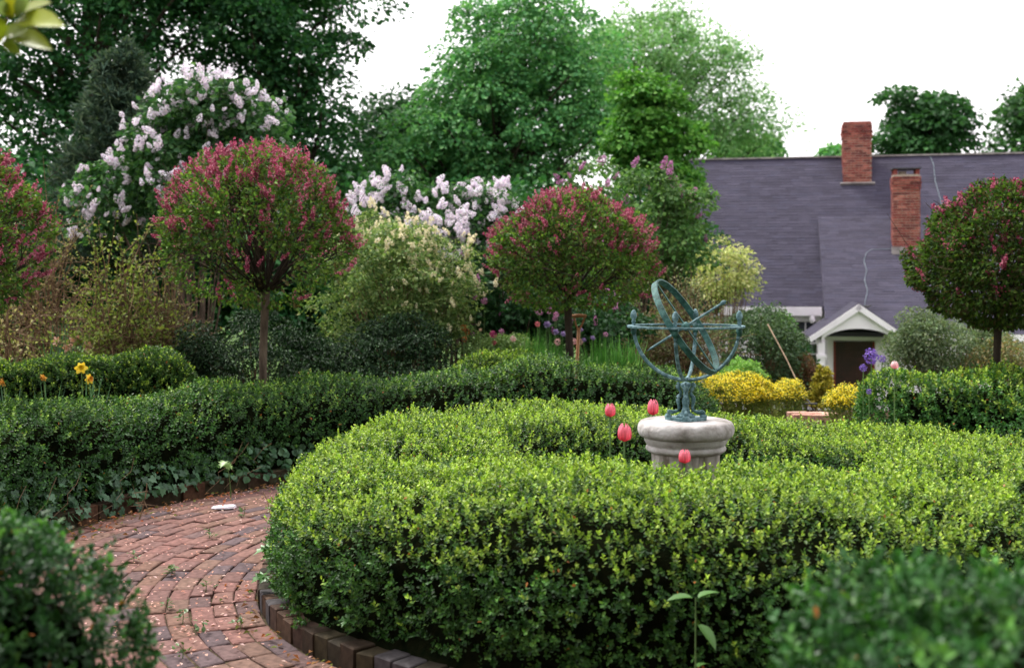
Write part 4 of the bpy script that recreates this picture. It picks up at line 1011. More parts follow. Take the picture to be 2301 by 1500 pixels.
PAN = {
 'white': [panicle_mesh('flower_cluster', .17, .062, [lin(248, 245, 250), lin(243, 237, 246), lin(252, 251, 252), lin(234, 224, 240)], 90, 1 + k % 3, 700 + k, .026) for k in range(6)],
 'pink': [panicle_mesh('flower_cluster', .12, .024, [lin(168, 74, 104), lin(188, 102, 126), lin(146, 58, 88), lin(206, 138, 154)], 30, 1 + k % 3, 720 + k, .018) for k in range(6)],
 'purple': [panicle_mesh('flower_cluster', .19, .055, [lin(190, 128, 172), lin(206, 150, 190), lin(172, 108, 156)], 80, 1 + k % 2, 740 + k, .026) for k in range(4)],
 'cream': [panicle_mesh('flower_cluster', .11, .034, [lin(238, 234, 198), lin(244, 240, 212), lin(226, 222, 176)], 36, 1 + k % 2, 760 + k, .022) for k in range(4)],
}
def lilac(label, base, env, nb, lpb, leaf, cols, bs, seed, pan, npan, pbias, group, cat='shrub', name='lilac_bush', multi=6, flat=.75, scale=1.0, sel=None, limbs=.8, ratio=.75, up=.55, **kk):
    th, B, bb = tree(name, label, base, env, nb, lpb, leaf, cols, .017, bs, seed, flat, group=group, cat=cat, multi=multi, bark='bark', limbs=limbs, up=up, ratio=ratio, mat='treeleaf', **kk)
    g = rng(seed + 1); k = 0; ctr = B.mean(0)
    while k < npan:
        c = B[g.integers(len(B))]; D = unit(c - ctr + g.normal(size=3) * .3)
        if D[1] > .35 and g.random() < .85: continue
        if g.random() > np.clip(.5 + D @ np.asarray(pbias), .02, 1): continue
        q = rnd_unit(g, 1)[0]; q = unit(q * .9 + D * .6 + np.array([0, -.75, .4])); p_ = c + q * bs * np.array([1, 1, flat]) * g.uniform(.85, 1.12)
        if sel is not None and not sel(p_): continue
        o_ = add('flower_cluster', PAN[pan][g.integers(len(PAN[pan]))], th, p_ - bb, (g.normal(0, .55), g.normal(0, .55), g.uniform(0, 6.28)), g.uniform(.55, 1.4) * scale); k += 1
    return th
LL = [lin(58, 98, 58), lin(72, 114, 66), lin(50, 86, 52), lin(88, 128, 74)]
b_ = at(420, 640, 15.5)
lilac('big lilac bush covered in pale lilac-white flower heads behind the first pink tree', (b_[0], b_[1]), [E(480, 270, 15.5, 130, 80, .8), E(400, 390, 15.5, 170, 120, .9), E(560, 330, 15.5, 70, 100, .7), E(240, 470, 15.5, 70, 90, .6)], 115, 140, .085, LL, .30, 670, 'white', 280, (.0, -.7, .1), 'lilac bushes in flower', scale=.64, limbs=.35)
b_ = at(1000, 640, 15)
lilac('white-flowering lilac bush in the middle, between the two pink-topped trees', (b_[0], b_[1]), [E(1000, 500, 15, 155, 85, .7), E(890, 460, 15, 75, 60, .5), E(1090, 470, 15, 60, 60, .5), E(1060, 590, 15, 90, 90, .6)], 85, 150, .08, LL, .27, 672, 'white', 290, (.1, -.7, .1), 'lilac bushes in flower', scale=.66, limbs=.4)
b_ = at(1440, 660, 17)
lilac('loose lilac bush with few purple flower heads and bare stems, beside the roof end', (b_[0], b_[1]), [E(1330, 430, 17, 80, 55, .6), E(1450, 470, 17, 85, 90, .7), E(1540, 450, 17, 50, 60, .5), E(1510, 560, 17, 75, 80, .6), E(1400, 560, 17, 110, 80, .7)], 84, 105, .075, [lin(84, 122, 66), lin(98, 136, 76), lin(70, 106, 58), lin(112, 146, 84)], .26, 674, 'purple', 24, (.0, -.2, .5), 'lilac bushes in flower', limbs=1.0, scale=.85, shell=.3)
b_ = at(1130, 720, 14)
lilac('dark leafy lilac bush with a few mauve heads behind the iris clumps', (b_[0], b_[1]), [E(1110, 660, 14, 75, 100, .6), E(1200, 720, 14, 100, 70, .6), E(1330, 740, 14, 120, 60, .6)], 70, 140, .07, [lin(50, 88, 54), lin(62, 100, 60), lin(44, 76, 48)], .24, 676, 'purple', 16, (-.2, -.6, .0), 'lilac bushes in flower', limbs=.8, scale=.62)

# ------------------------------------------------------------------ standard lilac trees (round heads on bare trunks)
SL = [lin(96, 130, 54), lin(80, 114, 48), lin(118, 152, 66), lin(62, 96, 42), lin(100, 94, 60)]
def standard(label, px, pyg, d, wpx, pytop, pybot, seed, npan, light=1.0, pbias=.0, trw=.042, dark=False, ctr_px=None, nleaf=30000):
    g = rng(seed); b_ = at(px, 700, d); base = np.array([b_[0], b_[1], -.05]); th = thing('standard_lilac_tree', label, 'tree', base, group='standard lilac trees with pink flower heads')
    cx = at(ctr_px if ctr_px else px, 700, d)[0]
    zt, zb = at(px, pytop, d)[2], at(px, pybot, d)[2]; rw = wpx / FOC * d / 2; zg = zb + .10 * (zt - zb)   # top, bottom, half width, graft point
    zc = zb + .40 * (zt - zb); ctr = np.array([cx, b_[1], zc])
    n_ = nleaf; D = rnd_unit(g, n_); upz = D[:, 2] > 0
    rad3 = np.where(upz[:, None], np.array([rw, rw, zt - zc]), np.array([rw, rw, zc - zb]))
    wob = 1 + .11 * noise(D * 1.6, 1.0, seed) + .075 * noise(D * 4.5, 1.0, seed + 1) + .06 * noise(D * 11, 1.0, seed + 2)
    dep = np.where(g.random(n_) < .62, np.abs(g.normal(0, .07, n_)), g.uniform(0, .45, n_))
    P = ctr + D * rad3 * (wob - dep)[:, None]
    keep = (noise(P, 5.0 / rw, seed + 4) + .8 * noise(P, 13 / rw, seed + 5) > (-.3 if nleaf < 40000 else -.95) + .3 * (D[:, 2] < -.1))
    keep &= ~((D[:, 2] < -.2) & (g.random(n_) < .5)); keep &= ~((D[:, 1] > .4) & (g.random(n_) < .5)); P, D = P[keep], D[keep]; n_ = len(P)
    lb = LB(); N = unit(D * .5 + np.array([0, 0, .75]) + g.normal(size=(n_, 3)) * .5); dr = unit(D * .8 + g.normal(size=(n_, 3)) * .6 + np.array([0, 0, .1]))
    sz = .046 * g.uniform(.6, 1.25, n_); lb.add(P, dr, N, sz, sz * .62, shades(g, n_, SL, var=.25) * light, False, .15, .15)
    q = g.random(n_) < np.clip(.008 + .06 * D[:, 2], .004, .08); k = q.sum(); bd = LB(); sb = .02 * g.uniform(.7, 1.3, k * 4); Pb = np.repeat(P[q] + D[q] * .02, 4, 0) + g.normal(0, .014, (k * 4, 3)) * [1, 1, 1.6]
    bd.add(Pb, rnd_unit(g, k * 4), rnd_unit(g, k * 4), sb, sb * .9, shades(g, k * 4, [lin(136, 58, 82), lin(156, 82, 100), lin(112, 48, 66)], var=.2)); bd.build('buds', M['petal'], th, base)
    lb.build('crown', M['treeleaf'], th, base)
    tz = np.linspace(base[2], zg, 9); tp = np.c_[base[0] + .012 * np.sin(tz * 4 + seed), np.full(9, base[1]), tz]
    MB().tube(tp - base, trw * np.array([1.15, 1.02, .98, 1.0, .94, .97, .92, .98, 1.12]), 10).build('trunk', M['bark'] if not dark else M['darkbark'], th, smooth_=True)
    mb = MB(); top_ = tp[-1]
    for k in range(64):
        a = g.uniform(0, 6.28); el = g.uniform(.05, 1.5) ** 1.1; q = np.array([math.cos(a) * math.cos(el), math.sin(a) * math.cos(el), math.sin(el) - .12])
        e_ = ctr + q * np.array([rw, rw, (zt - zc) if q[2] > 0 else (zc - zb) * 1.2]) * g.uniform(.7, .95); m_ = top_ * .55 + e_ * .45 + np.array([0, 0, -.06 - .1 * g.random()])
        P_ = bez(top_, m_, e_, 8); mb.tube(P_ - base, np.linspace(.013, .003, 8) * g.uniform(.6, 1.1), 5)
        for j in range(3):
            s0 = P_[g.integers(3, 7)]; mb.tube(np.array([s0, s0 + (e_ - s0) * .5 + g.normal(size=3) * .08, s0 + (e_ - s0) * .9 + g.normal(size=3) * .18]) - base, [.005, .004, .002], 4)
    mb.build('branches', M['darkbark'], th)
    k = 0
    while k < npan:
        q = rnd_unit(g, 1)[0]
        if q[1] > .5 and g.random() < .8: continue
        if g.random() > np.clip(.2 + .95 * q[2] * .6 + pbias * q[0] + .12 * noise(q[None] * 3.0, 1.0, seed + 7)[0], .03, 1): continue
        r3 = np.array([rw, rw, zt - zc]) if q[2] > 0 else np.array([rw, rw, zc - zb])
        wb = 1 + .11 * noise(q[None] * 1.6, 1.0, seed)[0] + .075 * noise(q[None] * 4.5, 1.0, seed + 1)[0]
        p_ = ctr + q * r3 * (wb - g.uniform(.0, .10)); tl = np.arctan2(np.hypot(q[0], q[1]), q[2] + .9)
        o_ = add('flower_cluster', PAN['pink'][g.integers(6)], th, p_ - base); o_.rotation_mode = 'QUATERNION'
        dv = Vector(unit(q * .55 + np.array([0, 0, .8]) + g.normal(size=3) * .22)); o_.rotation_quaternion = dv.to_track_quat('Z', 'Y'); o_.scale = (g.uniform(.7, 1.2),) * 3; k += 1
standard('standard lilac tree with wide pink-topped round head, in front of the dark yews', 594, 860, 10.7, 470, 335, 690, 680, 300, pbias=.05, trw=.037, ctr_px=575)
standard('standard lilac tree with smaller pink-flecked head, beside the wooden spade handle', 1278, 820, 12.4, 385, 432, 690, 690, 290, ctr_px=1278, dark=True)
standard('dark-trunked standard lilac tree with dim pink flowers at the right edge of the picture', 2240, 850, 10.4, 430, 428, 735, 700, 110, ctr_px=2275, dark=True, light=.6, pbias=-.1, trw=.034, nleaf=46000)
standard('standard lilac tree mostly cut off by the left edge of the picture', -140, 860, 9.0, 480, 318, 740, 710, 240, pbias=.2, trw=.045)

# ------------------------------------------------------------------ shrubs of the beds
def mound(label, px, py, d, rx, ry, rd, nb, lpb, leaf, cols, bs, seed, name='shrub', group=None, flat=.6, extra=(), mat='treeleaf', up=.7, multi=5, limbs=.6, cat='shrub', shell=.5, inner=.45, ratio=.6, var=.25, mind=.5, bark='twig'):
    b_ = at(px, 700, d)
    return tree(name, label, (b_[0], b_[1]), [E(px, py, d, rx, ry, rd)] + [E(*x) for x in extra], nb, lpb, leaf, cols, .014, bs, seed, flat, group=group, cat=cat, multi=multi, bark=bark, limbs=limbs, up=up, shell=shell, inner=inner, ratio=ratio, mat=mat, var=var, mind=mind)
YW = [lin(32, 58, 34), lin(40, 68, 38), lin(28, 50, 30), lin(54, 84, 46)]
mound('dark low yew mound behind the first lilac trunk', 560, 835, 11.9, 160, 140, .7, 120, 210, .045, YW, .2, 801, 'yew_shrub', 'dark yew mounds', extra=[(455, 850, 11.8, 70, 90, .5), (690, 830, 11.9, 70, 100, .5)], mat='needle', ratio=.4)
mound('dark yew mound at the foot of the cream-tipped shrub', 890, 840, 12.3, 125, 130, .6, 95, 210, .045, YW, .2, 802, 'yew_shrub', 'dark yew mounds', mat='needle', ratio=.4)
th, B, bb = mound('large rounded shrub with cream flower tips and grey-green leaves, right of the first pink tree', 900, 665, 13.2, 185, 165, .85, 150, 190, .045, [lin(104, 132, 76), lin(126, 150, 90), lin(84, 114, 64), lin(152, 168, 108)], .22, 803, 'variegated_shrub', extra=[(850, 560, 13.2, 110, 80, .6), (960, 700, 13.2, 95, 100, .6)], ratio=.6)
g = rng(804); k = 0
while k < 290:
    c = B[g.integers(len(B))]; p_ = c + unit(rnd_unit(g, 1)[0] + np.array([.35, -.5, .75])) * .22 * np.array([1, 1, .8]); px_ = 1150 + p_[0] / p_[1] * FOC; py_ = HOR - (p_[2] - CAM_H) / p_[1] * FOC
    if py_ > 540 + (px_ - 830) * .75 + g.normal(0, 45): continue
    add('flower_cluster', PAN['cream'][g.integers(4)], th, p_ - bb, (g.normal(0, .4), g.normal(0, .4), g.uniform(0, 6)), g.uniform(.4, .85)); k += 1
def twiggy(label, px, d, pytop, wpx, nst, nleaf, cols, seed, leaf=.035, name='twiggy_shrub', pyb=800, group='thin twiggy shrubs on the left', bark='twig', sub=7, lw=.6, lt=0.0):
    """many thin stems rising and forking, with sparse young leaves"""
    g = rng(seed); b_ = at(px, 700, d); base = np.array([b_[0], b_[1], gz(b_[0], b_[1]) - .05]); th = thing(name, label, 'shrub', base, group=group)
    H = at(px, pytop, d)[2] - base[2]; rw = wpx / FOC * d / 2; mb = MB(); tips = []
    for k in range(nst):
        a = g.uniform(0, 6.28); f = g.random() ** .6; e_ = base + np.array([rw * f * math.cos(a), rw * f * math.sin(a) * .7, H * (1 - .45 * f * f) * g.uniform(.6, 1.02)])
        s0 = base + np.array([.18 * rw * g.normal(), .18 * rw * g.normal(), 0]); m_ = s0 * .6 + e_ * .4 + np.array([g.normal(0, .1) * rw, g.normal(0, .1) * rw, .18 * H])
        P = bez(s0, m_, e_, 10); P[1:-1] += g.normal(0, .012, (8, 3)); mb.tube(P - base, np.linspace(.011, .003, 10) * g.uniform(.7, 1.4), 5)
        for j in range(sub):
            i = g.integers(3, 9); l_ = H * g.uniform(.1, .3); dv = unit(P[i] - P[i - 1] + g.normal(size=3) * .55); q = np.array([P[i], P[i] + dv * l_ * .5 + g.normal(0, .02, 3), P[i] + dv * l_ + np.array([0, 0, .05 * l_]) + g.normal(0, .03, 3)])
            mb.tube(q - base, [.005, .0035, .002], 4); tips.append(q)
        tips.append(P[-3:])
    mb.build('stems', M[bark], th)
    T = np.array(tips); i = g.integers(len(T), size=nleaf); f = g.random((nleaf, 1)) ** .7 * 2; P = np.where(f < 1, T[i, 0] * (1 - f) + T[i, 1] * f, T[i, 1] * (2 - f) + T[i, 2] * (f - 1)) + g.normal(0, .022, (nleaf, 3))
    sz = leaf * g.uniform(.6, 1.3, nleaf); lb = LB(); lb.add(P, unit(g.normal(size=(nleaf, 3)) + np.array([0, 0, .5])), unit(g.normal(size=(nleaf, 3)) * .6 + np.array([0, 0, .8])), sz, sz * lw, shades(g, nleaf, cols, var=.2)); lb.build('foliage', M['treeleaf'], th, base)
YG = [lin(136, 150, 72), lin(120, 136, 64), lin(150, 160, 86), lin(102, 120, 58)]
twiggy('thin shrub of bare forking stems with yellow-green young leaves, left of the first lilac trunk', 260, 11.6, 470, 300, 38, 4600, YG, 811, .04)
twiggy('brown twiggy shrub with few leaves right beside the cut-off lilac tree', 110, 12.2, 430, 240, 42, 2300, [lin(140, 128, 82), lin(120, 112, 66), lin(150, 140, 96)], 812, .03)
twiggy('low brown-stemmed shrub between the thin yellow-green shrub and the yew', 370, 11.9, 560, 220, 36, 2300, [lin(110, 118, 66), lin(128, 126, 76), lin(96, 104, 60)], 813, .032)
twiggy('dim shrub with cream blossoms under the cut-off lilac tree', 15, 11.0, 590, 180, 24, 900, [lin(206, 200, 150), lin(150, 150, 90), lin(110, 116, 66)], 814, .045)
twiggy('grey-green twiggy shrub behind the sundial', 1545, 14.2, 575, 190, 60, 5200, [lin(118, 130, 92), lin(132, 140, 104), lin(104, 118, 82), lin(150, 146, 112)], 815, .036, group='grey-green shrubs near the house')
twiggy('brown and green straggly shrub between the second lilac tree and the sundial', 1465, 14.6, 640, 150, 36, 2800, [lin(104, 116, 74), lin(124, 126, 86), lin(140, 120, 90)], 816, .034, group='grey-green shrubs near the house')
GY = [lin(96, 116, 84), lin(110, 128, 94), lin(82, 102, 72), lin(122, 134, 102)]
mound('dark olive shrub in front of the white wall, crossed by the leaning stick', 1702, 790, 15.2, 95, 100, .7, 64, 210, .045, [lin(68, 92, 64), lin(80, 104, 72), lin(58, 82, 56), lin(94, 116, 82)], .22, 821, group='grey-green shrubs near the house', flat=.9, shell=.2, limbs=1, mind=.75, extra=[(1742, 765, 15.2, 40, 45, .4)])
mound('small bright green shoots beside the window', 1745, 745, 17, 22, 36, .3, 16, 120, .06, [lin(90, 140, 66), lin(104, 152, 76)], .2, 822, flat=.8, shell=.3)
mound('dark green shrub under the house window', 1768, 800, 17.5, 22, 45, .4, 22, 200, .06, [lin(46, 84, 50), lin(56, 94, 56)], .22, 823, flat=.8)
mound('brown-red barberry shrub behind the golden conifer', 1803, 858, 15.2, 30, 52, .3, 42, 170, .032, [lin(112, 78, 58), lin(96, 70, 54), lin(128, 92, 62), lin(90, 88, 56)], .14, 824, flat=.9, shell=.3)
mound('wide grey-green shrub hiding the wall between the porch and the right-hand lilac tree', 2130, 785, 15.0, 125, 75, .7, 96, 210, .042, GY, .2, 825, group='grey-green shrubs near the house', flat=.9, shell=.3, extra=[(2060, 775, 15, 55, 65, .5)])
mound('sparse olive shrub behind the right-hand lilac trunk', 2270, 810, 14.2, 80, 38, .5, 36, 90, .04, [lin(104, 112, 70), lin(120, 126, 84), lin(140, 120, 80)], .18, 826, flat=.9, shell=.25, group='grey-green shrubs near the house')
mound('yellow-variegated shrub glowing against the dark roof', 1632, 615, 18.5, 58, 72, .5, 46, 70, .062, [lin(200, 200, 140), lin(184, 188, 122), lin(142, 158, 96), lin(210, 208, 158)], .2, 827, flat=.6, shell=.3, mind=.6, limbs=1)
mound('fresh light green dome of leaves behind the yellow flowers', 1668, 845, 12.6, 40, 34, .22, 40, 150, .032, [lin(128, 172, 84), lin(142, 184, 98), lin(112, 156, 74)], .1, 828, flat=.8)
mound('light green ground cover beside the magenta allium', 1130, 785, 13.0, 75, 28, .4, 30, 150, .035, [lin(128, 156, 94), lin(146, 170, 112), lin(110, 140, 80)], .14, 829, flat=.6)
# ================================================================== smaller plants and things
def yellow_mound(label, px, py, d, rx, ry, rd, seed, n_):
    g = rng(seed); c, r_ = E(px, py, d, rx, ry, rd); base = np.array([c[0], c[1], -.05]); th = thing('flowering_mound', label, 'flowers', base, group='mounds of yellow flowers')
    D = rnd_unit(g, n_); D[:, 2] = np.abs(D[:, 2]) * 1.0 - .12; P = c + D * r_ * (1 + .22 * noise(D * 2.2, 1, seed) + .12 * noise(D * 8, 1, seed + 1) - np.abs(g.normal(0, .06, n_)))[:, None]
    P[:, 2] = np.maximum(P[:, 2], .05); isf = noise(P, 9, seed + 2) + g.normal(0, .35, n_) > -.45; lb = LB(); f = P[isf]; k = len(f)
    for j in range(4):
        sz = .016 * g.uniform(.7, 1.3, k); lb.add(f + g.normal(0, .016, (k, 3)), unit(g.normal(size=(k, 3)) * [1, 1, .4]), unit(D[isf] * .5 + [0, 0, .9] + g.normal(size=(k, 3)) * .3), sz, sz, shades(g, k, [lin(248, 232, 60), lin(240, 224, 40), lin(250, 238, 110)], var=.1))
    lb.build('blossoms', M['petal'], th, base)
    lg = LB(); q = P - D * r_ * .06; q = np.vstack([q, q, q]); D = np.vstack([D, D, D]); n_ = len(q); low = np.arange(n_) >= n_ // 3; q[low, 2] = g.uniform(.03, 1.02, low.sum()) * np.maximum(.05, c[2]); q[low, :2] = c[:2] + (q[low, :2] - c[:2]) * g.uniform(.75, 1.05, (low.sum(), 1)); P = q;  sz = .04 * g.uniform(.6, 1.2, n_); lg.add(q, unit(D + g.normal(size=(n_, 3)) * .6), rnd_unit(g, n_) + [0, 0, .6], sz, sz * .4, shades(g, n_, [lin(122, 138, 66), lin(140, 150, 80), lin(100, 120, 58)])); lg.build('foliage', M['leaf'], th, base)
    mb = MB()
    for j in range(14): p_ = P[g.integers(n_)]; mb.tube(bez(base, (base + p_) / 2 + [0, 0, .1], p_, 5) - base, .004, 4)
    mb.build('stems', M['stem'], th)
yellow_mound('broad mound of bright yellow flowers right of the sundial', 1664, 884, 12.0, 92, 52, .35, 851, 2800)
yellow_mound('small clump of yellow flowers left of the golden conifer', 1775, 885, 13.0, 34, 34, .2, 852, 800)
yellow_mound('yellow flowers at the end of the right-hand hedge below the door', 1898, 900, 11.0, 46, 34, .25, 853, 1000)
yellow_mound('wisps of yellow-green flowers low behind the sundial foot', 1570, 868, 12.2, 60, 35, .25, 854, 380)

def blade_clump(label, px, d, wpx, h, n_, cols, seed, name='iris_plant', group='iris clumps', w_=.012, arch=.25, gz_=0):
    g = rng(seed); b_ = at(px, 700, d); base = np.array([b_[0], b_[1], gz_ - .04]); th = thing(name, label, 'plant', base, group=group); V = []; F = []; C = []; k = 0; rw = wpx / FOC * d / 2; pr = []
    for i in range(n_):
        s0 = np.array([g.uniform(-1, 1) * rw * .85, g.normal(0, .12), 0]); a = g.uniform(0, 6.28); d_ = np.array([math.cos(a), math.sin(a), 0]); hh = h * g.uniform(.6, 1.1); ar = arch * g.random() ** 1.5 * hh; sd_ = np.array([-d_[1], d_[0], 0]); c_ = cols[g.integers(len(cols))] * g.uniform(.8, 1.2)
        for j in range(6):
            t = j / 5; p_ = s0 + d_ * (ar * t * t) + np.array([0, 0, hh * t * (1 - .25 * (ar / hh) * t * t)]); ww = w_ * (1 - t ** 2.5) * .5 + .0008; V += [p_ - sd_ * ww, p_ + sd_ * ww]; C += [c_, c_]
        F += [(k + 2 * j, k + 2 * j + 1, k + 2 * j + 3, k + 2 * j + 2) for j in range(5)]; k += 12
    o_ = add('foliage', make_mesh('foliage', V, [np.array(F)], M['leaf'], np.array(C)), th); o_['kind'] = 'stuff'
    return th, base
IR = [lin(84, 142, 64), lin(98, 156, 74), lin(72, 126, 58), lin(118, 168, 92)]
blade_clump('tall green iris clump left of the spade', 1215, 12.8, 110, 1.02, 560, IR, 861, w_=.017, arch=.3)
blade_clump('wide green iris clump right of the spade, behind the sundial ring', 1375, 12.9, 130, .98, 640, IR, 862, w_=.017, arch=.35)
blade_clump('dark leek-like clump of blades behind the fading daffodils', 150, 11.6, 70, 1.2, 110, [lin(58, 104, 66), lin(70, 116, 76), lin(90, 130, 96)], 863, 'bulb_plant', None, .016, .3)

def petals_flower(parent, name, pos, r_, cols, seed, n_=6, cup=.3, face=(0, -.6, .8), layers=1):
    """an open flower: each petal its own piece under the flower head"""
    g = rng(seed); hd = bpy.data.objects.new(name, None); COL.objects.link(hd); hd.parent = parent; hd.location = tuple(float(c) for c in pos); hd.rotation_mode = 'QUATERNION'; hd.rotation_quaternion = Vector(face).to_track_quat('Z', 'Y')
    V = []; nu, nv = 3, 5
    for j in range(nv):
        t = j / (nv - 1)
        for i in range(nu):
            u = i - 1; V.append((r_ * t, u * r_ * .34 * math.sin(math.pi * (.1 + .85 * t)) ** .7, r_ * cup * t * t + .06 * r_ * u * u))
    F = np.array([(j * nu + i, (j + 1) * nu + i, (j + 1) * nu + i + 1, j * nu + i + 1) for j in range(nv - 1) for i in range(nu - 1)])
    ms = [make_mesh('petal', V, [F], M['petal'], np.tile(c, (len(V), 1)), True) for c in cols]
    for l_ in range(layers):
        for k in range(n_): add('petal', ms[(k + l_) % len(ms)], hd, (0, 0, .002 * l_), (0, -.5 * l_ + g.normal(0, .12), 2 * math.pi * (k + .5 * l_) / n_ + g.normal(0, .08)), g.uniform(.9, 1.05))
    return hd
def stalk(th, base, top, r_=.004): MB().tube(bez((0, 0, 0), np.array([top[0] * .2, top[1] * .2, top[2] * .6]), top, 7), r_, 5).build('stem', M['stem'], th)
# daffodils
def daffodil(label, px, py, d, size, cols, cup, face, seed, group='daffodils fading behind the left hedge'):
    p_ = at(px, py, d); base = np.array([p_[0] + .03, p_[1] + .02, -.05]); th = thing('daffodil', label, 'daffodil', base, group=group); rel = p_ - base; stalk(th, base, rel)
    hd = petals_flower(th, 'flower', rel, size, cols, seed, 6, .1, face); MB().lathe([(.25 * size, 0), (.30 * size, .25 * size), (.42 * size, .55 * size), (.5 * size, .6 * size)], (0, 0, 0), 12, caps=False).build('trumpet', cup, hd)
    g = rng(seed); V = []; F = []; C = []
    for k in range(5):
        a = g.uniform(0, 6.28); d_ = np.array([math.cos(a), math.sin(a), 0]); s_ = np.array([-d_[1], d_[0], 0]); b0 = len(V)
        for j in range(6):
            t = j / 5; q = d_ * (.02 + .12 * t * t) + np.array([0, 0, rel[2] * .97 * t]); w_ = .007 * (1 - t ** 4) + .001; V += [q - s_ * w_, q + s_ * w_]; C += [lin(96, 132, 104)] * 2
        F += [(b0 + 2 * j, b0 + 2 * j + 1, b0 + 2 * j + 3, b0 + 2 * j + 2) for j in range(5)]
    add('blades', make_mesh('blades', V, [np.array(F)], M['leaf'], np.array(C)), th)
m, n, l, o = newmat('trumpet_yellow'); p = n.new('ShaderNodeBsdfPrincipled'); p.inputs['Base Color'].default_value = (*lin(240, 206, 30), 1); p.inputs['Roughness'].default_value = .6; l.new(p.outputs[0], o.inputs[0]); M['trump'] = m
m, n, l, o = newmat('trumpet_orange'); p = n.new('ShaderNodeBsdfPrincipled'); p.inputs['Base Color'].default_value = (*lin(222, 154, 52), 1); p.inputs['Roughness'].default_value = .6; l.new(p.outputs[0], o.inputs[0]); M['trumpo'] = m
YL = [lin(244, 220, 80), lin(240, 212, 60)]; YO = [lin(222, 176, 84), lin(208, 156, 66)]
daffodil('large bright yellow daffodil standing highest behind the left hedge', 182, 827, 9.45, .052, YL, M['trump'], (.35, -1, .15), 871)
daffodil('yellow daffodil just below the bright one, facing away', 200, 852, 9.4, .045, YL, M['trumpo'], (.9, -.5, .25), 872)
daffodil('withered orange daffodil drooping on its own stem', 98, 847, 9.3, .034, YO, M['trumpo'], (-.3, -.7, -.5), 873)
daffodil('withered orange daffodil at the very left edge', 8, 858, 9.0, .040, YO, M['trumpo'], (-.8, -.5, -.2), 874)
# fading pink and cream flower heads above the back left hedge
for k, (px, py) in enumerate([(128, 766), (162, 768), (172, 764), (150, 782), (196, 778)]):
    p_ = at(px, py, 11.4); th = thing('fading_daffodil', ['fading orange-pink daffodil farthest left above the short straight hedge', 'fading cream daffodil, left of the close pair above the straight hedge', 'fading cream daffodil, right of the close pair above the straight hedge', 'fading daffodil lowest above the short straight hedge', 'fading daffodil farthest right above the short straight hedge'][k], 'daffodil', (p_[0], p_[1], -.05), group='fading daffodils above the short straight hedge'); rel = np.array([0, 0, p_[2] + .05]); stalk(th, None, rel)
    petals_flower(th, 'flower', rel, .05, [lin(226, 190, 166), lin(222, 168, 136)], 880 + k, 6, .3, (.3 * (k - 2), -1, .3))
# alliums, poppies, irises and columbines of the far bed
def ball_head(parent, pos, r_, cols, n_, seed):
    g = rng(seed); D = rnd_unit(g, n_); P = D * r_ * g.uniform(.75, 1, (n_, 1)); sz = r_ * .42 * g.uniform(.7, 1.2, n_); lb = LB(); lb.add(P, unit(np.cross(D, rnd_unit(g, n_))), D, sz, sz * .7, shades(g, n_, cols, var=.15)); lb.build('flower_head', M['petal'], parent, kind=None, loc=pos)
def ball_flower(name, label, px, py, d, r_, cols, seed, cat='flower', group=None, n_=110):
    p_ = at(px, py, d); th = thing(name, label, cat, (p_[0], p_[1], gz(p_[0], p_[1]) - .03), group=group); rel = np.array([0, 0, p_[2] - th.location[2]]); stalk(th, None, rel); ball_head(th, rel, r_, cols, n_, seed)
MG = [lin(186, 60, 120), lin(204, 86, 140), lin(166, 46, 104)]; PP = [lin(226, 150, 172), lin(238, 176, 190), lin(214, 132, 160)]; LV = [lin(178, 160, 206), lin(196, 182, 220), lin(160, 138, 192)]; PL = [lin(238, 196, 196), lin(246, 216, 212), lin(230, 170, 176)]; MV = [lin(196, 140, 178), lin(214, 162, 194), lin(180, 122, 164)]
ball_flower('allium', 'round magenta allium head left of the iris clumps', 1108, 751, 12.7, .042, MG, 891)
ball_flower('allium', 'small darker pink allium bud below the magenta allium', 1111, 770, 12.6, .026, [lin(190, 84, 110), lin(176, 70, 98)], 892)
ball_flower('allium', 'pale unopened allium bud on a tall green stem left of the magenta allium', 1080, 741, 12.5, .018, [lin(218, 176, 160), lin(196, 190, 140)], 893)
for k, (px, py, r_, cl, nm, lab) in enumerate([(1153, 761, .033, PL, 'poppy', 'pale pink poppy leaning out left of the iris clump'), (1253, 768, .038, PL, 'poppy', 'pale pink poppy close to the left of the second lilac trunk'), (1289, 767, .038, PL, 'poppy', 'pale pink poppy between the lilac trunk and the spade'), (1303, 768, .036, PL, 'poppy', 'pale pink poppy just right of the spade shaft'), (1208, 728, .03, [lin(216, 120, 130), lin(228, 142, 148)], 'poppy', 'coral pink flower above the left iris clump'), (1149, 790, .025, PL, 'poppy', 'small pale pink bud in front of the left iris clump'), (1250, 810, .022, PL, 'poppy', 'tiny pale flower just above the hedge left of the lilac trunk'), (1361, 751, .028, MV, 'thistle_flower', 'round mauve flower above the right iris clump')]):
    ball_flower(nm, lab, px, py, 12.5 + .1 * k, r_, cl, 900 + k)
for k, (px, py, r_, lab) in enumerate([(1212, 698, .05, 'mauve columbine cluster highest above the iris clumps'), (1234, 697, .042, 'mauve columbine beside the highest columbine cluster'), (1250, 706, .036, 'mauve pink columbine nearest the lilac trunk'), (1247, 716, .032, 'pale pink columbine just below the nearest one to the trunk'), (1088, 676, .04, 'single mauve flower head in the dark bush'), (1068, 668, .03, 'small mauve flower on the left side of the dark bush'), (1127, 745, .034, 'pale mauve flower spray behind the magenta allium'), (1062, 750, .03, 'dim purple flower spray left of the allium bud')]):
    ball_flower('columbine', lab, px, py, 13.2, r_, MV, 920 + k)
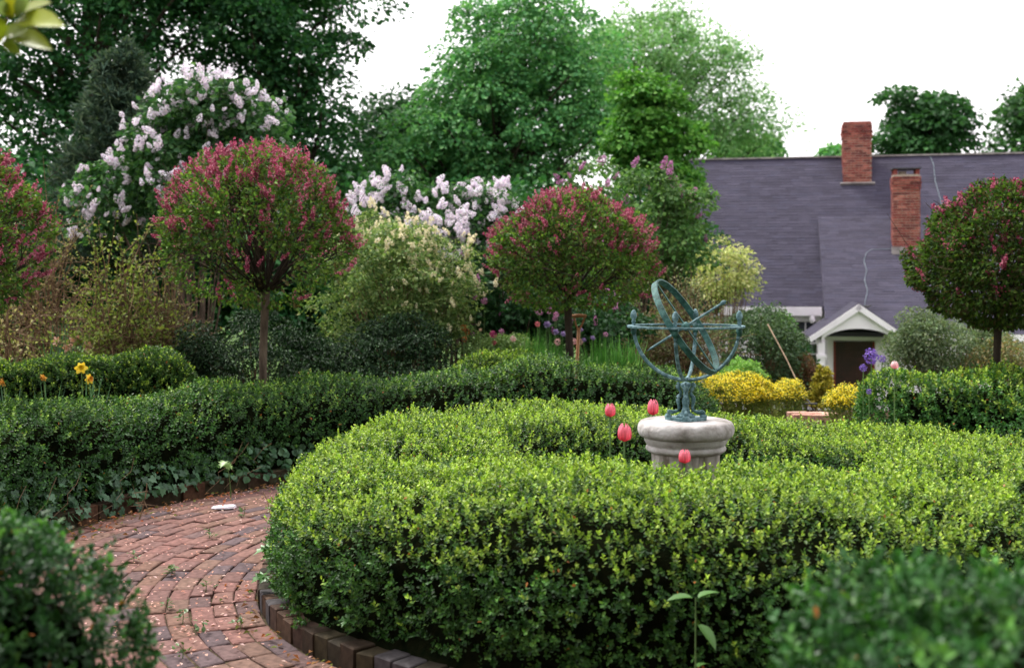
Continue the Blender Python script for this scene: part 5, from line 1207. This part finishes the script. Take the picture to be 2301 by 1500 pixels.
for k, (px, py, r_, lab) in enumerate([(1229, 731, .045, 'lavender iris flower standing tallest in the left clump'), (1248, 747, .038, 'lavender iris flower close left of the lilac trunk'), (1264, 752, .035, 'lavender iris flower touching the lilac trunk'), (1305, 742, .028, 'lavender iris flower behind the spade handle'), (1331, 761, .032, 'lavender iris flower in the right clump'), (1312, 765, .026, 'small lavender iris flower at the foot of the spade')]):
    p_ = at(px, py, 12.75); th = thing('iris_flower', lab, 'iris', (p_[0], p_[1], -.04)); rel = np.array([0, 0, p_[2] + .04]); stalk(th, None, rel); petals_flower(th, 'flower', rel, r_, LV, 940 + k, 6, .5, (.2, -.8, .6), 2)
for k, (px, py, r_, lab) in enumerate([(1958, 800, .07, 'large violet columbine cluster in front of the dark door'), (1982, 806, .035, 'smaller violet flower right of the columbine cluster'), (1940, 826, .035, 'low violet flower at the left of the door hedge'), (1953, 879, .025, 'dark violet bud sunk in the right-hand hedge')]):
    ball_flower('columbine', lab, px, py, 10.2 if k < 3 else 9.9, r_, [lin(132, 104, 190), lin(152, 126, 206), lin(112, 86, 172)], 950 + k)
for k, (px, py, c_) in enumerate([(1042, 735, lin(204, 108, 60)), (1050, 745, lin(190, 90, 54)), (1044, 762, lin(208, 120, 64))]):
    ball_flower('rust_leaf_shoot', ['rusty orange young shoot at the right foot of the cream-tipped shrub', 'darker rust-red shoot beside the orange one', 'low orange shoot just above the hedge by the cream-tipped shrub'][k], px, py, 12.7, .035, [c_, c_ * .8], 960 + k, 'shoot', n_=40)

# spade standing in the bed
def spade():
    t, b_ = at(1302, 710, 12.6), at(1288, 815, 12.6); base = np.array([b_[0], b_[1], -.05]); th = thing('spade', 'wooden D-handled garden spade standing upright behind the second lilac trunk', 'spade', base)
    top = t - base; dv = unit(top); yk = top - dv * .13
    MB().tube([np.zeros(3) + dv * .28, dv * .5, yk], [.017, .016, .018], 8).build('shaft', M['wood'], th, smooth_=True)
    for s_ in (-1, 1): MB().tube(bez(yk - dv * .02, yk + np.array([s_ * .03, 0, .02]), top + np.array([s_ * .055, 0, -.01]), 6), .011, 6).build('yoke', M['wood'], th)
    MB().tube([top - np.array([.075, 0, 0]), top - np.array([.03, 0, -.004]), top + np.array([.03, 0, .004]), top + np.array([.075, 0, 0])], [.016, .02, .02, .016], 8).build('grip', M['wood'], th, smooth_=True)
    MB().prism([(-.09, .0), (.09, .0), (.09, .22), (.025, .26), (.022, .36), (-.022, .36), (-.025, .26), (-.09, .22)], 'y', -.004, .004).build('blade', M['iron'], th)
spade()
def stick():
    a, b_ = at(1725, 728, 14.4), at(1808, 893, 13.6); base = np.array([b_[0], b_[1], -.02]); th = thing('garden_hoe', 'long thin weathered handle leaning across the dark olive shrub', 'tool', base)
    MB().tube([a - base, (a + b_) / 2 - base + np.array([.01, 0, .01]), b_ - base], .008, 7).build('shaft', M['stake'], th)
    e_ = b_ - base; MB().tube([e_, e_ + (.03, -.02, -.03), e_ + (.05, -.06, -.05)], [.012, .01, .008], 6).build('neck', M['iron'], th); MB().box(e_ + (.05, -.08, -.06), (.07, .03, .008)).build('blade', M['iron'], th)
    MB().tube([e_ + (.05, -.06, -.05), (.08, -.1, e_[2] * .4), (.08, -.12, -.03)], .006, 5).build('prop', M['iron'], th)
stick()
# brick step in the gap of the hedge, on the way to the house
def step():
    g = rng(31); c = at(1826, 905, 11.6); z = .36; base = np.array([c[0], c[1], 0]); th = thing('brick_step', 'pale brick step in the hedge gap below the golden conifer', 'step', base)
    pr = brick_meshes('brick', .098, .05, .07, [lin(186, 140, 124), lin(170, 122, 108), lin(196, 156, 138)], 6, 33)
    for i in range(2):
        for j in range(3):
            for q in range(4): add('brick', pr[g.integers(6)], th, (-.12 + .205 * i + (.1 if j % 2 else 0), -.1 + .105 * j, .30 - .075 * q + g.normal(0, .002)), (0, 0, g.normal(0, .02)))
    MB().box((0, 0, .09), (.2, .13, .14)).build('mortar_bed', M['mortar'], th)
    return th
step()

# ------------------------------------------------------------------ things on and beside the path
def leaf_plate(name, shape, s_, col, mat, g, bend=.2):
    """one broad leaf from its outline (half outline mirrored), folded along the midrib"""
    V = []; n_ = len(shape)
    for (w_, t) in shape: V += [(-w_, t, abs(w_) * .35 - bend * t * t), (0, t, -bend * t * t), (w_, t, abs(w_) * .35 - bend * t * t)]
    F = [(3 * j + i, 3 * j + i + 1, 3 * j + 4 + i, 3 * j + 3 + i) for j in range(n_ - 1) for i in range(2)]
    return make_mesh(name, np.array(V) * s_, [np.array(F)], mat, np.tile(col, (3 * n_, 1)), True)
OV = [(.0, 0), (.16, .08), (.28, .25), (.30, .45), (.24, .68), (.12, .88), (0, 1.02)]
MAP = [(.0, 0), (.30, .02), (.48, .12), (.30, .22), (.56, .44), (.26, .48), (.34, .72), (.14, .74), (.0, 1.0)]
def seedling(name, label, base, h, leaves_, shape, seed, col, mat='thickleaf', stemr=.004, cat='seedling', group=None, lean=(0, 0)):
    """leaves_: (height fraction, azimuth, length, pitch)"""
    g = rng(seed); th = thing(name, label, cat, base, group=group); top = np.array([lean[0], lean[1], h]); MB().tube(bez((0, 0, -.03), (0, 0, h * .5), top, 6), [stemr, stemr, stemr * .9, stemr * .8, stemr * .7, stemr * .5], 5).build('stem', M['stem'], th)
    for (f, a, ln, pt) in leaves_:
        p_ = top * f; add('leaf', leaf_plate('leaf', shape, ln, col * g.uniform(.85, 1.15), M[mat], g), th, p_ + np.array([math.cos(a), math.sin(a), 0]) * .01, (pt, g.normal(0, .15), a - math.pi / 2))
    return th
p_ = at(1565, 1480, 4.12); seedling('weed_seedling', 'tall weed with broad heart-shaped leaves growing out of the ring hedge front', (p_[0], p_[1] + .02, .0), .50, [(1.0, R(190), .09, R(8)), (1.0, R(15), .08, R(20)), (.82, R(320), .10, R(-35)), (.35, R(280), .09, R(-50)), (.3, R(240), .10, R(-70)), (.52, R(40), .06, R(10))], OV, 971, lin(84, 124, 62))
for k, (px, py, d, r_, lab) in enumerate([(612, 1232, 6.0, .07, 'maple seedling poking out of the left side of the ring hedge'), (598, 1292, 5.8, .065, 'lower maple seedling at the left foot of the ring hedge'), (740, 1345, 5.25, .055, 'maple seedling over the brick edging at the front left'), (790, 1390, 5.0, .05, 'small maple seedling hanging over the brick edging')]):
    c_ = at(px, py, d); g = rng(980 + k); bz = .0; sd_ = unit(np.array([C0[0] - c_[0], C0[1] - c_[1]])); b0 = np.array([c_[0] + sd_[0] * .1, c_[1] + sd_[1] * .1, bz])
    seedling('maple_seedling', lab, b0, max(.12, c_[2]), [(1.0, math.atan2(-sd_[1], -sd_[0]) + q, r_ * g.uniform(.9, 1.3), R(g.uniform(-25, 10))) for q in (-1.0, 0.1, 1.1)] + [(.7, g.uniform(0, 6.28), r_, R(-20))], MAP, 980 + k, lin(78, 122, 60), group='maple seedlings at the foot of the ring hedge', lean=(-sd_[0] * .1, -sd_[1] * .1))
c_ = at(510, 1035, 8.55); seedling('maple_seedling', 'pale lobed leaf of a maple seedling above the ivy', (c_[0], c_[1] + .12, .0), c_[2], [(1.0, R(250), .075, R(-20)), (.95, R(290), .06, R(-40)), (.9, R(330), .05, R(-20))], MAP, 990, lin(128, 160, 88), lean=(0, -.14))
def weed(label, px, py, seed, n_=9, s_=.05):
    d = CAM_H * FOC / (py - HOR); c_ = at(px, py, d); g = rng(seed); th = thing('path_weed', label, 'weed', (c_[0], c_[1], 0.004), group='small weeds in the path joints')
    for k in range(n_):
        a = g.uniform(0, 6.28); add('leaf', leaf_plate('leaf', OV, s_ * g.uniform(.6, 1.3), lin(78, 104, 52) * g.uniform(.8, 1.2), M['thickleaf'], g), th, (g.normal(0, .02), g.normal(0, .02), g.uniform(.004, .05)), (R(g.uniform(5, 60)), 0, a))
    MB().tube([(0, 0, -.02), (.004, 0, .03), (.0, .004, .06)], [.002, .002, .001], 4).build('stem', M['stem'], th)
for k, (px, py, lab) in enumerate([(470, 1210, 'upright little weed in the middle of the path'), (385, 1293, 'dark sprig of leaves lying on the path'), (548, 1160, 'small weed near the white scrap'), (265, 1318, 'low weed at the left of the path beside the front hedge'), (462, 1330, 'tiny weed in a brick joint near the middle of the path'), (300, 1262, 'moss-green weed on the left of the path'), (375, 1370, 'weed tuft in a joint beside the front left hedge'), (410, 1400, 'weed tuft nearest the front left hedge leaves'), (455, 1420, 'weed sprig low in the path'), (540, 1410, 'tiny weed by the brick edging'), (410, 1475, 'weed at the bottom of the picture on the path')]):
    weed(lab, px, py, 1000 + k, 10 if k != 1 else 16, .036 if k < 3 else .026)
def litter():
    g = rng(1040); n_ = 4200; r_ = g.uniform(2.3, 3.92, n_); a = g.uniform(R(110), R(262), n_); P = np.c_[C0[0] + r_ * np.cos(a), C0[1] + r_ * np.sin(a), np.full(n_, .014) + g.uniform(0, .004, n_)]
    dens = .38 + .4 * noise(P, 1.3, 71) + .35 * noise(P, 4, 72); k = g.random(n_) < dens; P = P[k]; n_ = len(P); sz = g.uniform(.012, .027, n_); lb = LB()
    lb.add(P, unit(np.c_[g.normal(size=(n_, 2)), g.normal(0, .1, n_)]), unit(np.c_[g.normal(0, .25, (n_, 2)), np.ones(n_)]), sz, sz * .6, shades(g, n_, [lin(232, 184, 170), lin(222, 168, 152), lin(240, 206, 194), lin(206, 150, 128)], var=.1))
    tag(lb.build('fallen_petals', M['petal']), 'pale pink fallen petals scattered over the brick path', 'petals', kind='stuff')
    n_ = 620; lb = LB(); a = g.uniform(R(125), R(235), n_); r_ = 3.92 - np.abs(g.normal(0, .16, n_)); P = np.c_[C0[0] + r_ * np.cos(a), C0[1] + r_ * np.sin(a), .014 + g.uniform(0, .014, n_)]
    a2 = g.uniform(R(185), R(262), 130); r2 = 2.29 + np.abs(g.normal(0, .07, 130)); P = np.vstack([P, np.c_[C0[0] + r2 * np.cos(a2), C0[1] + r2 * np.sin(a2), .014 + g.uniform(0, .012, 130)]]); n_ = len(P); sz = g.uniform(.015, .045, n_)
    lb.add(P, unit(np.c_[g.normal(size=(n_, 2)), g.normal(0, .15, n_)]), unit(np.c_[g.normal(0, .4, (n_, 2)), np.ones(n_)]), sz, sz * .55, shades(g, n_, [lin(150, 104, 70), lin(126, 86, 58), lin(176, 128, 90), lin(110, 116, 58), lin(186, 110, 76)], var=.2), False, .2, .2)
    tag(lb.build('leaf_litter', M['treeleaf']), 'brown dead leaves drifted against the edges of the path', 'litter', kind='stuff')
litter()
def scrap():
    d = CAM_H * FOC / (1143 - HOR); c_ = at(503, 1143, d); g = rng(1050); pl = [(-.085, -.02), (-.05, -.045), (.03, -.05), (.075, -.035), (.085, .01), (.06, .045), (-.02, .05), (-.075, .03)]
    V = [(x, y, .002) for x, y in pl] + [(x * .94, y * .9, .014 + .006 * math.sin(9 * x)) for x, y in pl]; F = [tuple(range(8, 16)), tuple(range(8))[::-1]] + [(i, (i + 1) % 8, 8 + (i + 1) % 8, 8 + i) for i in range(8)]
    o_ = MB().raw(V, F).build('white_stone', M['white'], loc=(c_[0], c_[1], .008), rot=(0, 0, .1)); tag(o_, 'flat whitish stone lying at the far edge of the path', 'stone')
scrap()
def dead_stem(name, label, px0, py0, px1, py1, d0, d1, seed, br=0):
    a, b_ = at(px0, py0, d0), at(px1, py1, d1); th = thing(name, label, 'twig', b_); g = rng(seed); m_ = (a + b_) / 2 + g.normal(size=3) * .03 - b_
    MB().tube(bez(np.zeros(3), m_, a - b_, 8), np.linspace(.006, .003, 8), 5).build('stem', M['twig'], th)
    mb = MB()
    for k in range(max(1, br)): s0 = (a - b_) * g.uniform(.3, .9); mb.tube([s0, s0 + g.normal(0, .03, 3), s0 + g.normal(0, .08, 3)], [.003, .0025, .0015], 4)
    mb.build('side_twig', M['twig'], th)
d_ = CAM_H * FOC / (1212 - HOR); dead_stem('dried_stalk', 'thin dry stalk standing on the path left of the ring hedge', 592, 1105, 608, 1212, d_ + .12, d_, 1061)
d_ = CAM_H * FOC / (1168 - HOR); dead_stem('dead_twig', 'bare dead twig resting against the ivy edging', 330, 1085, 312, 1168, d_ + .06, d_, 1062, 5)
d_ = 6.9; dead_stem('dead_twig', 'pale dry twig above the front left hedge', 130, 1195, 88, 1240, 6.4, 6.3, 1063, 2)

# magnolia standing beside the viewer: one of its branches reaches into the top left corner
def magnolia():
    base = np.array([-2.9, 1.2, -.05]); th = thing('magnolia_tree', 'magnolia whose large yellow-green leaves hang out of focus in the top left corner', 'tree', base)
    fork = np.array([-2.6, 1.0, 2.3]) - base
    MB().tube([(0, 0, 0), (.05, -.02, .9), fork * .75, fork], [.11, .085, .075, .065], 9).build('trunk', M['bark'], th, smooth_=True)
    a, b_ = at(-260, 250, 2.9) - base, at(52, 8, 2.7) - base
    P = bez(fork, a * .75 + b_ * .25 + np.array([0, .1, -.1]), b_, 14)
    MB().tube(P, np.linspace(.02, .003, len(P)), 6).build('branch', M['darkbark'], th)
    g = rng(1070)
    for k, (px0, py0, px1, py1, w_, c_) in enumerate([(40, 45, 128, 42, 30, lin(150, 160, 44)), (25, 75, 112, 104, 26, lin(138, 150, 40)), (40, 35, 108, 0, 26, lin(146, 156, 48)), (30, 40, 34, -42, 28, lin(160, 156, 44)), (12, 85, 60, 62, 34, lin(134, 150, 42)), (0, 100, -40, 40, 40, lin(138, 152, 44)), (35, 38, 66, -30, 14, lin(150, 168, 120)), (22, 36, -20, -8, 16, lin(146, 164, 120)), (-40, 110, -120, 60, 40, lin(134, 148, 44)), (-80, 150, -60, 240, 38, lin(124, 140, 42)), (10, 90, 40, 118, 14, lin(116, 134, 52))]):
        p0, p1 = at(px0, py0, 2.72) - base, at(px1, py1, 2.62 + .05 * g.normal()) - base; ln = np.linalg.norm(p1 - p0); y = unit(p1 - p0); nn = unit(np.array([g.normal(0, .25), -.75, .6])); x = unit(np.cross(y, nn)); z = np.cross(x, y)
        sh = [(w_ / FOC * 2.7 / ln * q[0] / .30, q[1]) for q in OV]; o_ = add('leaf', leaf_plate('leaf', [(min(s_[0], .45), s_[1]) for s_ in sh], ln, c_, M['thickleaf'], g, .08), th, p0); o_.rotation_mode = 'QUATERNION'; o_.rotation_quaternion = Matrix((x, y, z)).transposed().to_quaternion()
    lb = LB(); mb = MB()
    B = env_points(g, [((-3.4, .2, 3.6), (1.3, 1.5, 1.0)), ((-3.2, -1.2, 3.2), (1.2, 1.0, .9))], 46, .32, .3)
    for c in B:
        bough_leaves(lb, g, c, .42, 70, .13, [lin(116, 140, 44), lin(96, 124, 40), lin(132, 150, 50)], .7, .7, .2, .3, True, .45)
        mb.tube(bez(fork + base, (fork + base + c) / 2 + [0, 0, .2], c, 5) - base, np.linspace(.03, .006, 5), 5)
    lb.build('crown', M['thickleaf'], th, base); mb.build('limbs', M['bark'], th)
magnolia()
# unseen maples added behind the viewer to keep the low light off the hedge fronts
for k, (x, y, z, rx, ry, rz, lab) in enumerate([(-5.5, -6.5, 6.6, 4.6, 3.0, 5.4, 'unseen maple added for shade behind the viewer, to the left'), (3.5, -7.0, 6.8, 4.8, 3.0, 5.6, 'unseen maple added for shade behind the viewer, straight back and right'), (11.5, -4.0, 6.4, 3.6, 3.6, 5.2, 'unseen maple added for shade behind the viewer, far to the right')]):
    tree('maple_tree', lab, (x, y), [((x, y, z), (rx, ry, rz))], 90, 120, .42, DK, .3, 1.5, 1100 + k, .5, limbs=.3, mind=.55)
